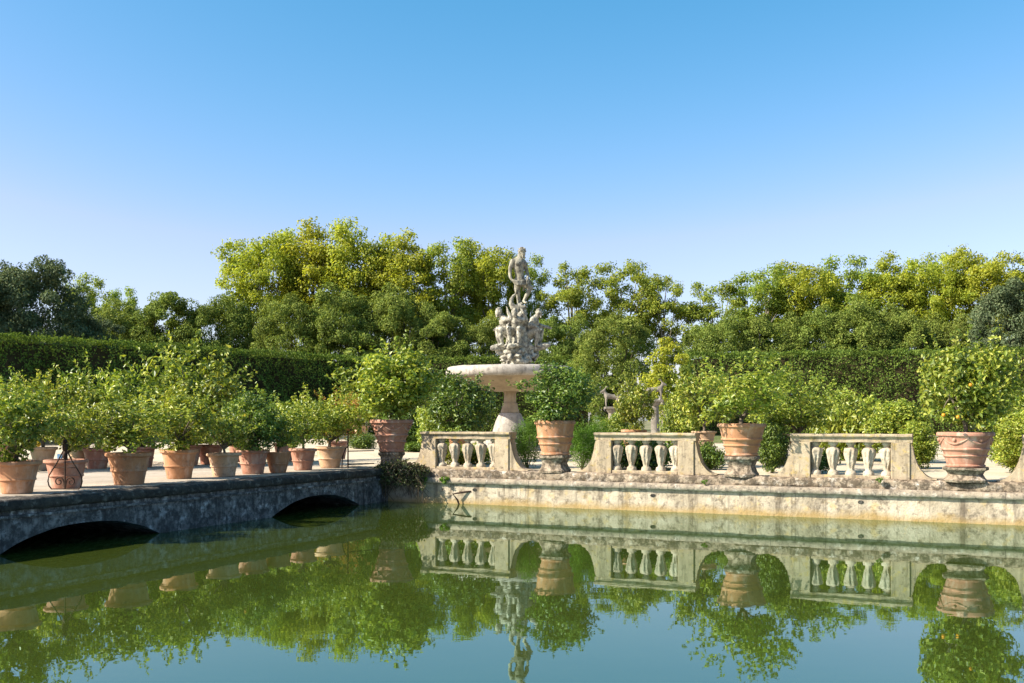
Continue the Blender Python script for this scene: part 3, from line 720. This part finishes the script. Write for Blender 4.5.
# ---------------------------------------------------------------- fountain and sculpture group
F0 = at(510, 420, 50); F0.z = 1.0
ft = thing('fountain', 'huge round pale granite fountain basin on a stone stem', 'fountain', F0, 0)
mb = MB(); oct_ = [(1.9, -.05), (1.9, .18), (1.55, .19), (1.55, .36), (1.2, .37), (1.2, .5)]
mb.lathe(oct_, 8); mb.build('step', M['granite'], ft)
mb = MB(); mb.lathe([(1.0, .5), (1.02, .62), (.90, .72), (.86, 1.0), (.72, 1.45), (.56, 1.78), (.52, 1.84), (.42, 1.86)], 40); mb.build('foot', M['granite'], ft, 35)
mb = MB(); mb.lathe([(.47, 1.862), (.46, 1.95), (.40, 2.1), (.37, 2.3), (.36, 2.34), (.31, 2.36), (.30, 2.8), (.34, 2.9), (.42, 2.93)], 40); mb.build('stem', M['basinunder'], ft, 35)  # stem coloured darker than the foot: shade under the basin put into colour
mb = MB()
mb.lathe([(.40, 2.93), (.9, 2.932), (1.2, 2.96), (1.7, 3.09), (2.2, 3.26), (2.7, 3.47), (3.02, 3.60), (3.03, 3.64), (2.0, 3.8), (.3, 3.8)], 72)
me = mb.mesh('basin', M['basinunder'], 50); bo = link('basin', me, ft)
mb = MB(); mb.lathe([(2.94, 3.59), (3.08, 3.62), (3.17, 3.70), (3.20, 3.84), (3.19, 3.98), (3.12, 4.09), (3.0, 4.13), (2.88, 4.10), (2.82, 4.02), (2.6, 3.96), (1.2, 3.94), (.3, 3.95)], 72)
me = mb.mesh('rim', M['granite'], 50); roughen(me, .02, 1.5); link('rim', me, bo)
BZ = 5.02
sg = thing('sculpture_group', 'tall weathered marble group of bearded standing god over crouching river gods on the basin', 'sculpture', (at(516, 0, 50).x, 50, BZ - .04), 0)
sg.scale = (1, 1, 1.075)
# rock base
rb = MB(); rnd = random.Random(9)
for i in range(130):
    z = rnd.uniform(.05, 1.15); q = .62 + .50 * min(1, z / .95); a = rnd.uniform(0, 6.283)
    rb.ball((.12 + q * math.cos(a) * rnd.uniform(.55, 1), q * .9 * math.sin(a) * rnd.uniform(.55, 1), z), (rnd.uniform(.12, .30), rnd.uniform(.12, .28), rnd.uniform(.07, .18)), 0 if i % 3 else 1, Matrix.Rotation(rnd.uniform(0, 6), 4, 'Z'))
rb.limb([(.12, 0, .0), (.12, 0, 1.1), (.15, 0, 2.0), (.20, 0, 2.70), (.20, .02, 2.98)], [.58, .70, .46, .30, .20])
for i in range(46):
    z = rnd.uniform(1.2, 2.75); a = rnd.uniform(0, 6.283); q = .52 - .17 * (z - 1.3); rb.ball((.15 + q * math.cos(a), q * math.sin(a), z), (rnd.uniform(.08, .2), rnd.uniform(.08, .2), rnd.uniform(.08, .26)), 0)
fuse(rb, 'rock_base', M['marble'], .04, sg, .05, 6, 1, 0)
def hand(mb, w, d, s=1.0, side=1):
    w = Vector(w); d = Vector(d).normalized(); a = d.cross(Vector((0, 1, .2))).normalized()
    mb.limb([w, w + d * .13 * s], [.055 * s, .06 * s])
    for k, ln in enumerate((.15, .17, .16, .12)):
        b = w + d * .15 * s + a * (.036 * (k - 1.5)) * s; mb.limb([b, b + d * ln * .55 * s, b + d * ln * s + Vector((0, -.03, -.02)) * s], [.021 * s, .02 * s, .016 * s])
    b = w + d * .05 * s + a * .05 * side * s; mb.limb([b, b + (d * .6 + a * .7 * side) * .11 * s], [.024 * s, .019 * s])
def head(mb, c, r, look, beard=True):
    c = Vector(c); lk = Vector(look).normalized(); sd_ = lk.cross(Vector((0, 0, 1))).normalized(); up = Vector((0, 0, 1))
    mb.ball(c, (r * .92, r * .98, r * 1.08), 2); mb.ball(c + lk * r * .35 - up * r * .45, r * .68, 2)
    mb.ball(c + lk * r * .98 - up * r * .08, (r * .15, r * .15, r * .24), 1)                      # nose
    for s in (-1, 1):
        mb.ball(c + lk * r * .78 + sd_ * s * r * .38 + up * r * .24, (r * .3, r * .3, r * .12), 1)  # brow
        mb.ball(c + sd_ * s * r * .93 - up * r * .05, (r * .14, r * .16, r * .26), 1)               # ear
        mb.ball(c + lk * r * .72 + sd_ * s * r * .36 + up * r * .04, r * .13, 1)                    # eye
    rr = random.Random(3)
    for i in range(26):                                                                              # curled hair
        a = rr.uniform(0, 6.283); e = rr.uniform(.1, 1.4); q = Vector((math.cos(a) * math.cos(e), math.sin(a) * math.cos(e), math.sin(e)))
        if q.dot(lk) < .55: mb.ball(c + q * r * 1.0, r * rr.uniform(.18, .28), 1)
    if beard:
        for i in range(12): mb.ball(c + lk * r * (.55 + .25 * rr.random()) + sd_ * rr.uniform(-.4, .4) * r - up * r * (.75 + .55 * rr.random()), r * .22, 1)
# standing bearded god, one foot raised on the dolphin
TURN = Matrix.Translation((.17, 0, 0)) @ Matrix.Rotation(R(22), 4, 'Z') @ Matrix.Translation((-.17, 0, 0))
g = MB()
head(g, (.26, -.10, 5.50), .205, (.45, -.9, -.22))
g.limb([(.20, -.02, 5.36), (.13, .02, 5.14)], [.13, .15])
g.limb([(-.12, .02, 5.04), (.14, .0, 5.10), (.38, -.04, 5.02)], [.165, .20, .155])
g.limb([(.13, .0, 5.0), (.13, -.01, 4.80), (.17, .0, 4.52), (.20, .0, 4.36), (.22, .0, 4.16)], [.28, .275, .225, .22, .255])
g.ball((.02, -.2, 4.94), (.16, .09, .13), 2); g.ball((.28, -.2, 4.94), (.15, .09, .13), 2)
g.limb([(.12, .04, 4.14), (.32, .02, 4.12)], [.23, .22])
g.limb([(-.17, .02, 5.04), (-.29, .04, 4.76), (-.335, .02, 4.50)], [.15, .115, .085]); g.limb([(-.335, .02, 4.50), (-.33, -.06, 4.28), (-.24, -.16, 4.12)], [.09, .08, .055])
hand(g, (-.24, -.16, 4.12), (.75, -.2, -.55), 1.0)
g.limb([(.42, -.02, 5.0), (.54, .02, 4.74), (.58, -.06, 4.52)], [.14, .11, .085]); g.limb([(.58, -.06, 4.52), (.56, -.2, 4.38), (.50, -.28, 4.30)], [.09, .075, .055])
hand(g, (.50, -.28, 4.30), (-.2, -.3, -.9), 1.0, -1)
g.limb([(.33, .0, 4.08), (.50, -.16, 3.96), (.66, -.30, 3.84)], [.20, .17, .125]); g.limb([(.66, -.30, 3.84), (.50, -.22, 3.52), (.34, -.14, 3.22)], [.12, .115, .065])
g.limb([(.34, -.14, 3.22), (.36, -.26, 3.14), (.40, -.36, 3.12)], [.07, .06, .04])
g.limb([(.12, .04, 4.06), (.08, .06, 3.78), (.13, .08, 3.52)], [.20, .165, .115]); g.limb([(.13, .08, 3.52), (.18, .12, 3.28), (.18, .10, 3.04)], [.11, .105, .065])
g.limb([(.18, .10, 3.04), (.18, -.02, 2.99), (.18, -.12, 2.97)], [.07, .06, .04])
fuse(g, 'standing_figure', M['statue'], .022, sg, .0, 1, 0, 1).data.transform(TURN)
c = MB()                                                                                            # cloth slung from hand to hand
for k in range(4):
    z = 4.14 - .05 * k; c.limb([(-.26 + .03 * k, -.18, z + .02), (-.02, -.30 - .01 * k, z - .04), (.28, -.32, z - .02), (.56, -.26, z + .04)], [.04, .05, .06, .07])
c.limb([(.56, -.2, 4.16), (.66, -.1, 4.0), (.70, -.02, 3.82)], [.11, .10, .05]); c.limb([(.46, .1, 4.2), (.50, .14, 3.95), (.46, .16, 3.75)], [.10, .09, .05])
fuse(c, 'hip_cloth', M['statue'], .028, sg, .02, 7, 2, 0).data.transform(TURN)
dl = MB()                                                                                           # curled dolphin at the feet
dl.limb([(.02, -.10, 3.56), (-.12, -.12, 3.46), (-.23, -.14, 3.28), (-.24, -.16, 3.08), (-.12, -.18, 2.90), (.12, -.18, 2.82), (.32, -.16, 2.86)], [.035, .07, .10, .13, .165, .19, .16])
dl.limb([(.32, -.16, 2.86), (.46, -.2, 2.92)], [.16, .08]); dl.ball((.08, -.06, 3.62), (.12, .04, .07), 2); dl.ball((-.0, -.14, 3.66), (.05, .04, .11), 2)
fuse(dl, 'dolphin', M['statue'], .03, sg, .0, 1, 0, 1)
# crouching river gods, one to each side of the rock
def crouch(name, loc, rz, s, lean=.1, arm_up=True):
    b = MB(); head(b, (0.02, -.16 - lean, 1.50), .16, (0.1, -1, -.35))
    b.limb([(0, -.10 - lean, 1.38), (0, -.02 - lean * .8, 1.22)], [.11, .14])
    b.limb([(-.24, -.02 - lean * .8, 1.14), (0, -lean * .8, 1.18), (.24, -.02 - lean * .8, 1.14)], [.15, .2, .15])
    b.limb([(0, -lean * .7, 1.08), (0, -lean * .3, .80), (0, .05, .52)], [.26, .235, .27])
    for sx in (-1, 1):
        b.limb([(sx * .13, .02, .50), (sx * .24, -.30, .66), (sx * .27, -.55, .72)], [.21, .175, .13])
        b.limb([(sx * .27, -.55, .72), (sx * .25, -.50, .38), (sx * .22, -.42, .10)], [.125, .12, .075])
        b.limb([(sx * .22, -.42, .10), (sx * .24, -.60, .05)], [.08, .05])
    b.limb([(-.27, -.02 - lean * .8, 1.12), (-.42, -.18, .92), (-.36, -.48, .86)], [.135, .11, .075]); hand(b, (-.36, -.48, .86), (.3, -.8, -.35), .9)
    if arm_up: b.limb([(.27, -.02 - lean * .8, 1.12), (.50, -.10, 1.18), (.40, -.22, 1.48)], [.135, .11, .075]); hand(b, (.40, -.22, 1.48), (-.5, -.1, .8), .9)
    else: b.limb([(.27, -.02 - lean * .8, 1.12), (.46, -.30, 1.0), (.52, -.68, .92)], [.135, .11, .075]); hand(b, (.52, -.68, .92), (.2, -.9, -.2), .9)
    o = fuse(b, name, M['marble'], .028, sg, .012, 5, 0, 1); o.location = loc; o.rotation_euler = (0, 0, rz); o.scale = (s,) * 3; return o
crouch('river_god', (-.28, -.12, 1.08), R(-75), 1.08, .40, True)
crouch('river_god', (.06, -.40, 1.16), R(-18), .98, .30, True)
crouch('river_god', (.62, .02, 1.06), R(72), 1.08, .34, False)
crouch('river_god', (.2, .40, 1.0), R(180), 1.0, .15, True)
ur = MB(); ur.limb([(.95, -.2, 1.02), (1.35, -.3, 1.10), (1.62, -.35, 1.16)], [.16, .17, .11]); fuse(ur, 'water_jar', M['marble'], .035, sg, .02, 5, 4, 0)
ur = MB(); ur.limb([(-.66, -.22, .98), (-.92, -.3, 1.05), (-1.16, -.35, 1.02)], [.13, .17, .13]); fuse(ur, 'water_jar', M['marble'], .035, sg, .02, 5, 5, 0)

# two stone pillars with goats behind the island
def goat_pillar(px, d, yt, label, flip):
    z1 = 2.5 - (yt - 420) * d / 1000; x = (px - 512) * d / 1000; hp = z1 - 1.75 - 1.0 + .55
    t = thing('stone_pillar', label, 'pillar', (x, d, 1.0), 0, 'goat topped pillars behind the island')
    mb = MB(); mb.box(-.42, .42, -.42, .42, 0, .5, bev=.04); mb.build('base', M['oldstone'], t)
    mb = MB(); mb.lathe([(.30, .5), (.33, .58), (.27, .66), (.27, hp * .5), (.24, hp - .25), (.30, hp - .2), (.36, hp - .1), (.40, hp)], 24); mb.build('shaft', M['oldstone'], t, 40)
    mb = MB(); mb.box(-.5, .5, -.45, .45, hp + .003, hp + .16, bev=.03); mb.build('capital', M['oldstone'], t)
    g = MB(); f = -1 if flip else 1; z = hp + .16
    g.limb([(-.45 * f, 0, z + .62), (0, 0, z + .66), (.35 * f, 0, z + .72)], [.20, .17, .2])
    g.limb([(.35 * f, 0, z + .76), (.52 * f, 0, z + 1.0)], [.15, .10]); g.limb([(.52 * f, 0, z + 1.06), (.74 * f, -.05, z + .96)], [.12, .06])
    g.limb([(.50 * f, -.06, z + 1.14), (.36 * f, -.1, z + 1.32), (.2 * f, -.12, z + 1.30)], [.05, .04, .02]); g.limb([(.50 * f, .06, z + 1.14), (.36 * f, .1, z + 1.32), (.2 * f, .12, z + 1.30)], [.05, .04, .02])
    for sy in (-.11, .11):
        g.limb([(.36 * f, sy, z + .62), (.40 * f, sy, z + .32), (.38 * f, sy, z + .04)], [.10, .06, .05])
        g.limb([(-.42 * f, sy, z + .58), (-.34 * f, sy, z + .40), (-.50 * f, sy, z + .24), (-.46 * f, sy, z + .04)], [.13, .08, .055, .05])
    g.limb([(-.58 * f, 0, z + .74), (-.7 * f, 0, z + .62)], [.06, .03])
    fuse(g, 'goat', M['oldstone'], .04, t, 0, 1, 0, 2)
goat_pillar(612, 66, 391, 'grey stone pillar with carved animal right of the round citrus, the left of two', True)
goat_pillar(655, 66, 384, 'grey stone pillar with carved animal in front of yellow green sapling, the right of two', False)
t = thing('stone_bench', 'small grey stone bench among leaves above the right balustrade rail', 'bench', tuple(at(858, 0, 46).xy) + (1.0,), R(20))
mb = MB(); mb.box(-.7, .7, -.25, .25, .40, .52, bev=.02); mb.build('seat', M['oldstone'], t)
for x in (-.5, .5):
    mb = MB(); mb.box(x - .12, x + .12, -.2, .2, 0, .398, bev=.02); mb.build('leg', M['oldstone'], t)

# ---------------------------------------------------------------- iron work, creeper and small things
p = at(65, 0, 21.3)
ir = thing('iron_scroll_railing', 'rusty wrought iron lyre shaped railing end with two scrolls on the bridge edge', 'railing', (p.x, p.y, DECK - .01), R(-6))
k = .0213
mb = MB(); mb.tube([(0, 0, 0), (0, 0, .85), (0, 0, 1.16)], [.016, .016, .012], 8); mb.box(-.045, .045, -.045, .045, .84, .98); mb.ball((0, 0, 1.03), .05, 2); mb.ball((0, 0, .73), (.055, .055, .09), 2); mb.build('upright', M['iron'], ir)
for s in (-1, 1):
    pts = []
    for i in range(25):
        q = i / 24; pts.append((s * (.03 + .35 * math.sin(min(1, q * 1.0) * math.pi * .80) ** 1.25), 0, .84 - .83 * q))
    pts = [(s * x, 0, z) for x, z in ((.03, .84), (.10, .72), (.19, .56), (.28, .43), (.36, .30), (.385, .18), (.36, .08), (.30, .01))]
    mb = MB(); mb.tube(pts, .015, 8); mb.build('side_bar', M['iron'], ir, 60)
    pts = []
    for i in range(40):
        a = i / 39 * 2.6 * math.pi; r = .105 * (1 - i / 52); pts.append((s * (.135 - r * math.cos(a)) , 0, .17 + r * math.sin(a) ))
    mb = MB(); mb.tube([(s * .012, 0, .02), (s * .02, 0, .10)] + pts, .013, 8); mb.build('scroll', M['iron'], ir, 60)
mb = MB(); mb.tube([(-.25, .0, .47), (.25, .0, .47)], .010, 6); mb.tube([(-.30, 0, .015), (.30, 0, .015)], .013, 6); mb.build('cross_bar', M['iron'], ir)
mb = MB(); mb.box(-.19, -.07, .022, .03, .66, .76, bev=.003); mb.build('blue_tag', M['blue'], ir)

e = isl(-.78, .2)
rl = thing('iron_railing', 'thin iron rail post with two bars between cream pot and corner pot', 'railing', (0, 0, 0), 0)
a = at(348, 0, 30.6); b_ = at(374, 0, 31.2); a.z = b_.z = DECK
mb = MB(); mb.tube([a, a + Vector((0, 0, 1.15))], .022, 8); mb.build('post', M['iron'], rl)
mb = MB(); mb.tube([a + Vector((-.18, -.05, 0)), a + Vector((-.16, -.05, .35)), a + Vector((-.08, -.02, .58)), a + Vector((0, 0, .68))], .018, 8); mb.build('brace', M['iron'], rl, 60)
for z in (.52, .12):
    mb = MB(); mb.tube([a + Vector((0, 0, z)), b_ + Vector((0, 0, z))], .016, 8); mb.build('bar', M['iron'], rl)

rod = MB(); f = lambda px, y: at(px, y, 29.72)
rod.tube([f(459.5, 506), f(457.5, 500), f(453, 494), f(462, 492.4), f(471, 491.4), f(475, 496.5), f(482, 506)], .03, 8)
tag(rod.build('bent_iron_bar', M['iron'], None, 50), 'bent dark iron bar rising from the water against the wall', 'iron bar')
lem = link('fallen_lemon', LEM); lem.location = (at(22, 0, 20.9).x, 20.9, DECK + .047); lem.rotation_euler = (1.4, .2, .5)
tag(lem, 'yellow lemon fallen on the bridge edge left of the iron scroll', 'lemon')

cr = thing('hanging_creeper', 'tangled dark creeper with dead twigs hanging over the corner of bridge and wall', 'creeper', isl(-.1, -.12, 0), UA)
rng = np.random.default_rng(77); cl = []; rr_ = random.Random(4); mb = MB()
for i in range(95):
    x = rr_.uniform(-.85, .8); z0 = 1.28 - .22 * abs(x) - rr_.random() * .15; z1 = z0 - rr_.uniform(.3, 1.05); y = rr_.uniform(-.32, .1)
    pts = [(x, y + .3, z0), (x + rr_.uniform(-.1, .1), y - .08, z0 - .05), (x + rr_.uniform(-.25, .25), y - .15, (z0 + z1) / 2), (x + rr_.uniform(-.3, .3), y - .05, max(z1, .03))]
    mb.tube(pts, [.020, .017, .013, .008], 5)
    for p_ in pts[1:3]: cl.append(p_)
mb.build('twig', M['twig'], cr); cr.children[-1]['label'] = 'tangle of dead brown twigs'
cl = np.array(cl); V, F = clumps_leaves(rng, cl, rng.uniform(.08, .18, len(cl)), 16, .075, 1.0, .6, .3, 1.0, .2)
link('foliage', raw_mesh('foliage', V, F, M['creeper']), cr)
for s, dz, lab in ((.62, .70, 'small green weed growing from the wall at left beside the creeper'), (1.35, .74, 'small green weed in the wall above the bent iron bar'), (9.2, .86, 'tiny weed tuft in the masonry left of sparse lemon tree pot'), (13.6, 1.02, 'tiny weed at the foot of the right balustrade post')):
    V, F = clumps_leaves(rng, np.array([[0, -.06, .0], [.10, -.05, .02], [-.1, -.05, -.02], [.02, -.08, -.09]]), np.array([.1, .07, .07, .08]), 40, .07, .9, .45, .4, 1.0, .1)
    o = link('wall_weed', raw_mesh('wall_weed', V, F, M['shrub'])); o.location = isl(s, -.08, dz); o.rotation_euler = (0, 0, UA)
    if s > 9: o.scale = (.55,) * 3
    tag(o, lab, 'weed', 'weeds on the wall')

# ---------------------------------------------------------------- clipped hedges
def hedge(p0, p1, zt, thick, label, n_per=70, leaf=.24, zb=1.0, seed=1, holes=0):
    p0 = Vector((*p0, 0)); p1 = Vector((*p1, 0)); d = p1 - p0; L = d.length; rz = math.atan2(d.y, d.x); H = zt - zb
    t = thing('clipped_hedge', label, 'hedge', (p0.x, p0.y, zb), rz, 'tall clipped hedges round the pond')
    rng = np.random.default_rng(seed)
    nf = int(L * H * n_per); parts = []
    def wob(x, z): return .34 * np.sin(x * .8 + z * 1.1 + seed) + .18 * np.sin(x * 1.9 - z * 1.4) + .12 * np.sin(x * 3.7 + z * 2.9) + .08 * np.sin(x * 6.1 - z * 7.3)
    x = rng.random(nf) * L; z = rng.random(nf) * H
    hole = np.sin(x * .55 + seed) * np.sin(x * .23 + z * .35 + 2) + .5 * np.sin(x * 1.7 + z * .6) + .35 * np.sin(z * 2.1 - x * .9)
    keep = (hole < .95) | (rng.random(nf) < .25); x, z = x[keep], z[keep]; nf = len(x); dep = rng.random(nf) ** 2 * .55
    parts.append(leaf_geo(rng, np.stack([x, wob(x, z) + dep, z], 1), np.tile([0, -1, .45], (nf, 1)), leaf * rng.uniform(.6, 1.2, nf), .55, 1.0))
    nt_ = int(L * thick * n_per * .9); x = rng.random(nt_) * L; y = rng.random(nt_) * thick
    parts.append(leaf_geo(rng, np.stack([x, y, H - .12 + .10 * np.sin(x * 1.3) + .08 * np.sin(x * 3.1 + y) + rng.normal(0, .07, nt_)], 1), np.tile([0, 0, 1.], (nt_, 1)), leaf * rng.uniform(.6, 1.2, nt_), .55, 1.0))
    ns = int(L * 5); sx = np.repeat(rng.random(ns) * L, 9); sy = np.repeat(rng.random(ns) * thick, 9); sz = H - .1 + np.tile(np.linspace(0, 1, 9), ns) * np.repeat(rng.random(ns) ** 2 * .75, 9)
    parts.append(leaf_geo(rng, np.stack([sx + rng.normal(0, .05, len(sx)), sy, sz], 1), rng.normal(0, 1, (len(sx), 3)), leaf * rng.uniform(.5, 1., len(sx)), .55, 1.0))
    for xe, sg_ in ((0, -1), (L, 1)):
        ne = int(thick * H * n_per); y = rng.random(ne) * thick; z = rng.random(ne) * H
        parts.append(leaf_geo(rng, np.stack([xe - sg_ * .3 * rng.random(ne) + .2 * np.sin(z * 2 + y), y, z], 1), np.tile([sg_ * 1., 0, .4], (ne, 1)), leaf * rng.uniform(.6, 1.2, ne), .55, 1.0))
    V, F = joinVF(parts); link('foliage', raw_mesh('foliage', V, F, M['hedge']), t)
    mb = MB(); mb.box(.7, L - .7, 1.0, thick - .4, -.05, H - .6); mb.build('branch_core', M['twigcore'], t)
    return t
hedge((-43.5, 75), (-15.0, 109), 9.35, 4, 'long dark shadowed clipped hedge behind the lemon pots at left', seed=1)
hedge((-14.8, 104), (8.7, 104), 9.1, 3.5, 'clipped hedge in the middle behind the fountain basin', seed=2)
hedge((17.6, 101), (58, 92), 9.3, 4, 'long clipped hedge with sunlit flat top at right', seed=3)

# ---------------------------------------------------------------- trees
def big_tree_proto(seed, m, bark, H, base, Rx, ncl, cr, per, leaf, lo=.45, trunk_r=.35, nl=14, shell=.3, core=0):
    rng = np.random.default_rng(seed); rnd = random.Random(seed)
    zc = (H + base) / 2; rz = (H - base) / 2
    P = ball_pts(rng, ncl, shell)
    if core: P = np.concatenate([P, ball_pts(rng, core, 0) * .7])
    # uneven lobes: the crown swells and shrinks with direction
    sw = 1 + .13 * np.sin(P[:, 0] * 4.1 + seed) + .11 * np.sin(P[:, 1] * 5.3 + seed * 2) + .09 * np.sin(P[:, 2] * 6.2 + P[:, 0] * 3)
    P = P * sw[:, None]
    cl = np.array([0, 0, zc]) + P * np.array([Rx, Rx, rz]) * .86
    r = rng.uniform(cr[0], cr[1], len(cl))
    V, F = clumps_leaves(rng, cl, r, per, leaf, .7, .62, .6, .9, lo)
    V[:, 2] = np.maximum(V[:, 2], .02)
    H = float(np.percentile(V[:, 2], 99.6)); Rx = float(np.percentile(np.hypot(V[:, 0], V[:, 1]), 97))
    crown = raw_mesh('crown', V, F, m)
    mb = MB(); top = Vector((rnd.uniform(-.4, .4), rnd.uniform(-.4, .4), base + (H - base) * .75))
    tp = [Vector((0, 0, -.1)), Vector((.1, .05, base * .6)), Vector((-.05, .1, base * 1.1)), top]; mb.tube(tp, [trunk_r * 1.25, trunk_r, trunk_r * .75, trunk_r * .15], 10)
    for i in range(nl):
        e = Vector(cl[i]); zs = rnd.uniform(base * .75, max(base * .8, min(e.z - .5, base * 1.5)))
        q = zs / max(base * 1.1, .1); b = Vector((0, .08, zs)); mid = b.lerp(e, .5) + Vector((0, 0, (H - base) * .05)) + Vector((rnd.uniform(-.4, .4), rnd.uniform(-.4, .4), 0))
        mb.tube([b, mid, e], [trunk_r * .42, trunk_r * .26, trunk_r * .07], 6)
    return mb.mesh('trunk', bark, 60), crown, H, Rx
TP = {
 'plane0': big_tree_proto(31, M['plane'], M['planebark'], 25, 9.5, 6.5, 125, (.9, 1.7), 210, .34, -1),
 'plane1': big_tree_proto(32, M['plane'], M['planebark'], 25, 10, 6.0, 112, (.85, 1.6), 210, .34, -1),
 'plane2': big_tree_proto(33, M['planeg'], M['planebark'], 25, 8.5, 6.0, 92, (.8, 1.6), 200, .34, -1),
 'plane3': big_tree_proto(34, M['planeg'], M['planebark'], 25, 9, 5.5, 58, (.8, 1.5), 210, .34, -1),
 'oak0': big_tree_proto(41, M['oak'], M['darkbark'], 14, 1.0, 5.5, 150, (.65, 1.25), 330, .21, lo=.6, shell=.82, core=30),
 'oak1': big_tree_proto(42, M['oak'], M['darkbark'], 14, 1.0, 5.0, 140, (.65, 1.3), 340, .21, lo=.6, shell=.8, core=30),
 'dark0': big_tree_proto(43, M['oakd'], M['darkbark'], 16, 1.0, 5.5, 150, (.6, 1.4), 320, .22, lo=.5, shell=.7, core=30),
}
def tree(kind, px, d, yt, hw, label, group, name, rz, H0=None):
    tr, cr_, H, Rx = TP[kind]; x = (px - 512) * d / 1000; zt = 2.5 - (yt - 420) * d / 1000 - 1.0
    t = thing(name, label, 'tree', (x, d, 1.0), rz, group)
    s = hw * d / 1000 / Rx
    for nm, me in (('trunk', tr), ('crown', cr_)):
        o = link(nm, me, t); o.scale = (s, s, zt / H) 
    return t
PG = 'tall plane trees behind the garden'
planes = [
 ('plane0', 262, 124, 231, 42, 'broad yellow green plane tree at the left end of the tallest row'),
 ('plane1', 312, 126, 224, 44, 'highest plane tree of the row, left of centre'),
 ('plane0', 362, 127, 227, 42, 'plane tree with rounded top just right of the highest one'),
 ('plane1', 405, 126, 235, 36, 'plane tree above the middle round clipped oak left of the fountain'),
 ('plane2', 447, 128, 241, 36, 'plane tree with visible trunk left of the statue'),
 ('plane0', 492, 129, 243, 34, 'plane tree directly left of and behind the standing statue'),
 ('plane2', 528, 130, 256, 22, 'narrow plane tree showing right of the standing statue'),
 ('plane3', 572, 128, 266, 30, 'thin plane tree with sky gaps, first right of the statue'),
 ('plane2', 622, 130, 262, 36, 'plane tree with open crown above the dark oak right of the statue'),
 ('plane3', 664, 129, 276, 26, 'slim loose plane tree beside the gap of open sky'),
 ('plane3', 712, 128, 283, 32, 'lower plane tree with wide sky gaps left of right clipped trees'),
 ('plane2', 762, 127, 268, 36, 'plane tree above the left part of right hedge'),
 ('plane0', 806, 126, 262, 36, 'plane tree with yellow top above the right hedge, middle of that row'),
 ('plane2', 846, 126, 259, 36, 'plane tree behind the long rounded clipped mass at right'),
 ('plane1', 886, 125, 257, 36, 'plane tree left of the golden tall pair near the right edge'),
 ('plane0', 934, 124, 253, 38, 'golden tall plane tree, second from the right edge'),
 ('plane0', 988, 122, 249, 40, 'golden tall plane tree nearest the right edge, fully in view'),
 ('plane1', 1042, 122, 254, 40, 'golden plane tree cut by the right photo edge'),
 ('plane2', 86, 122, 277, 24, 'small rounded green tree above dark trees at left'),
 ('plane2', 121, 126, 289, 20, 'smaller green tree right of the small rounded one at left'),
]
for i, (k_, px, d, yt, hw, lab) in enumerate(planes): tree(k_, px, d + 4, yt, hw * 1.1, lab, PG, 'plane_tree', i * 1.7)
OG = 'evergreen oaks behind the hedges'
oaks = [
 ('dark0', 30, 92, 262, 52, 'large dark blue green evergreen at the far left'),
 ('dark0', -22, 88, 272, 46, 'dark evergreen cut by the left photo edge'),
 ('dark0', 84, 98, 312, 34, 'lower dark evergreen just right of the large far left one'),
 ('oak0', 128, 112, 304, 34, 'rounded olive green oak above the left part of the dark hedge'),
 ('oak1', 164, 113, 295, 42, 'pale olive oak with broad dome, centre of the left group'),
 ('oak0', 212, 114, 297, 36, 'olive oak standing left below the tall plane row'),
 ('oak1', 250, 115, 306, 28, 'narrow oak in the shade left of the round clipped pair'),
 ('oak0', 290, 112, 302, 38, 'round clipped oak, the left of the pair below the highest plane'),
 ('oak1', 343, 112, 291, 42, 'round clipped oak, the right and taller of the pair below the highest plane'),
 ('oak0', 405, 114, 289, 36, 'dome shaped oak left of the statue, below the plane trees'),
 ('oak1', 436, 113, 314, 36, 'low oak between dome shaped oak and the fountain rocks'),
 ('oak0', 482, 115, 318, 36, 'low oak directly behind the sculpture group'),
 ('oak1', 562, 114, 318, 30, 'oak showing right of the sculpture rocks'),
 ('oak0', 612, 96, 318, 40, 'big dark oak behind the two stone pillars'),
 ('oak0', 722, 108, 315, 38, 'clipped oak at the left end of the right hedge'),
 ('oak1', 772, 108, 316, 34, 'clipped oak second along behind the right hedge'),
 ('oak0', 815, 109, 312, 34, 'clipped oak under the middle plane trees at right'),
 ('oak1', 862, 108, 303, 42, 'widest clipped oak in the row behind right hedge'),
 ('oak0', 908, 109, 309, 36, 'clipped oak left of the tall bushy one at the right edge'),
 ('oak1', 952, 110, 316, 34, 'lowest clipped oak beneath the golden plane pair'),
 ('dark0', 1012, 104, 284, 40, 'tall bushy evergreen at the right edge behind the hedge'),
 ('oak0', 984, 112, 322, 34, 'oak filling the dip left of the tall bushy evergreen at right'),
 ('oak1', 1060, 106, 300, 36, 'evergreen beyond the right photo edge'),
]
for i, (k_, px, d, yt, hw, lab) in enumerate(oaks): tree(k_, px, d + (5 if d > 106 else 0), yt, hw * 1.1, lab, OG, 'evergreen_oak', i * 2.1)
TP['sap'] = big_tree_proto(51, M['plane'], M['planebark'], 9, .8, 2.4, 46, (.5, .9), 130, .26, trunk_r=.12, nl=9)
tree('sap', 668, 88, 338, 26, 'yellow green sapling in the hedge gap right of the stone pillars', None, 'young_tree', 1.0)
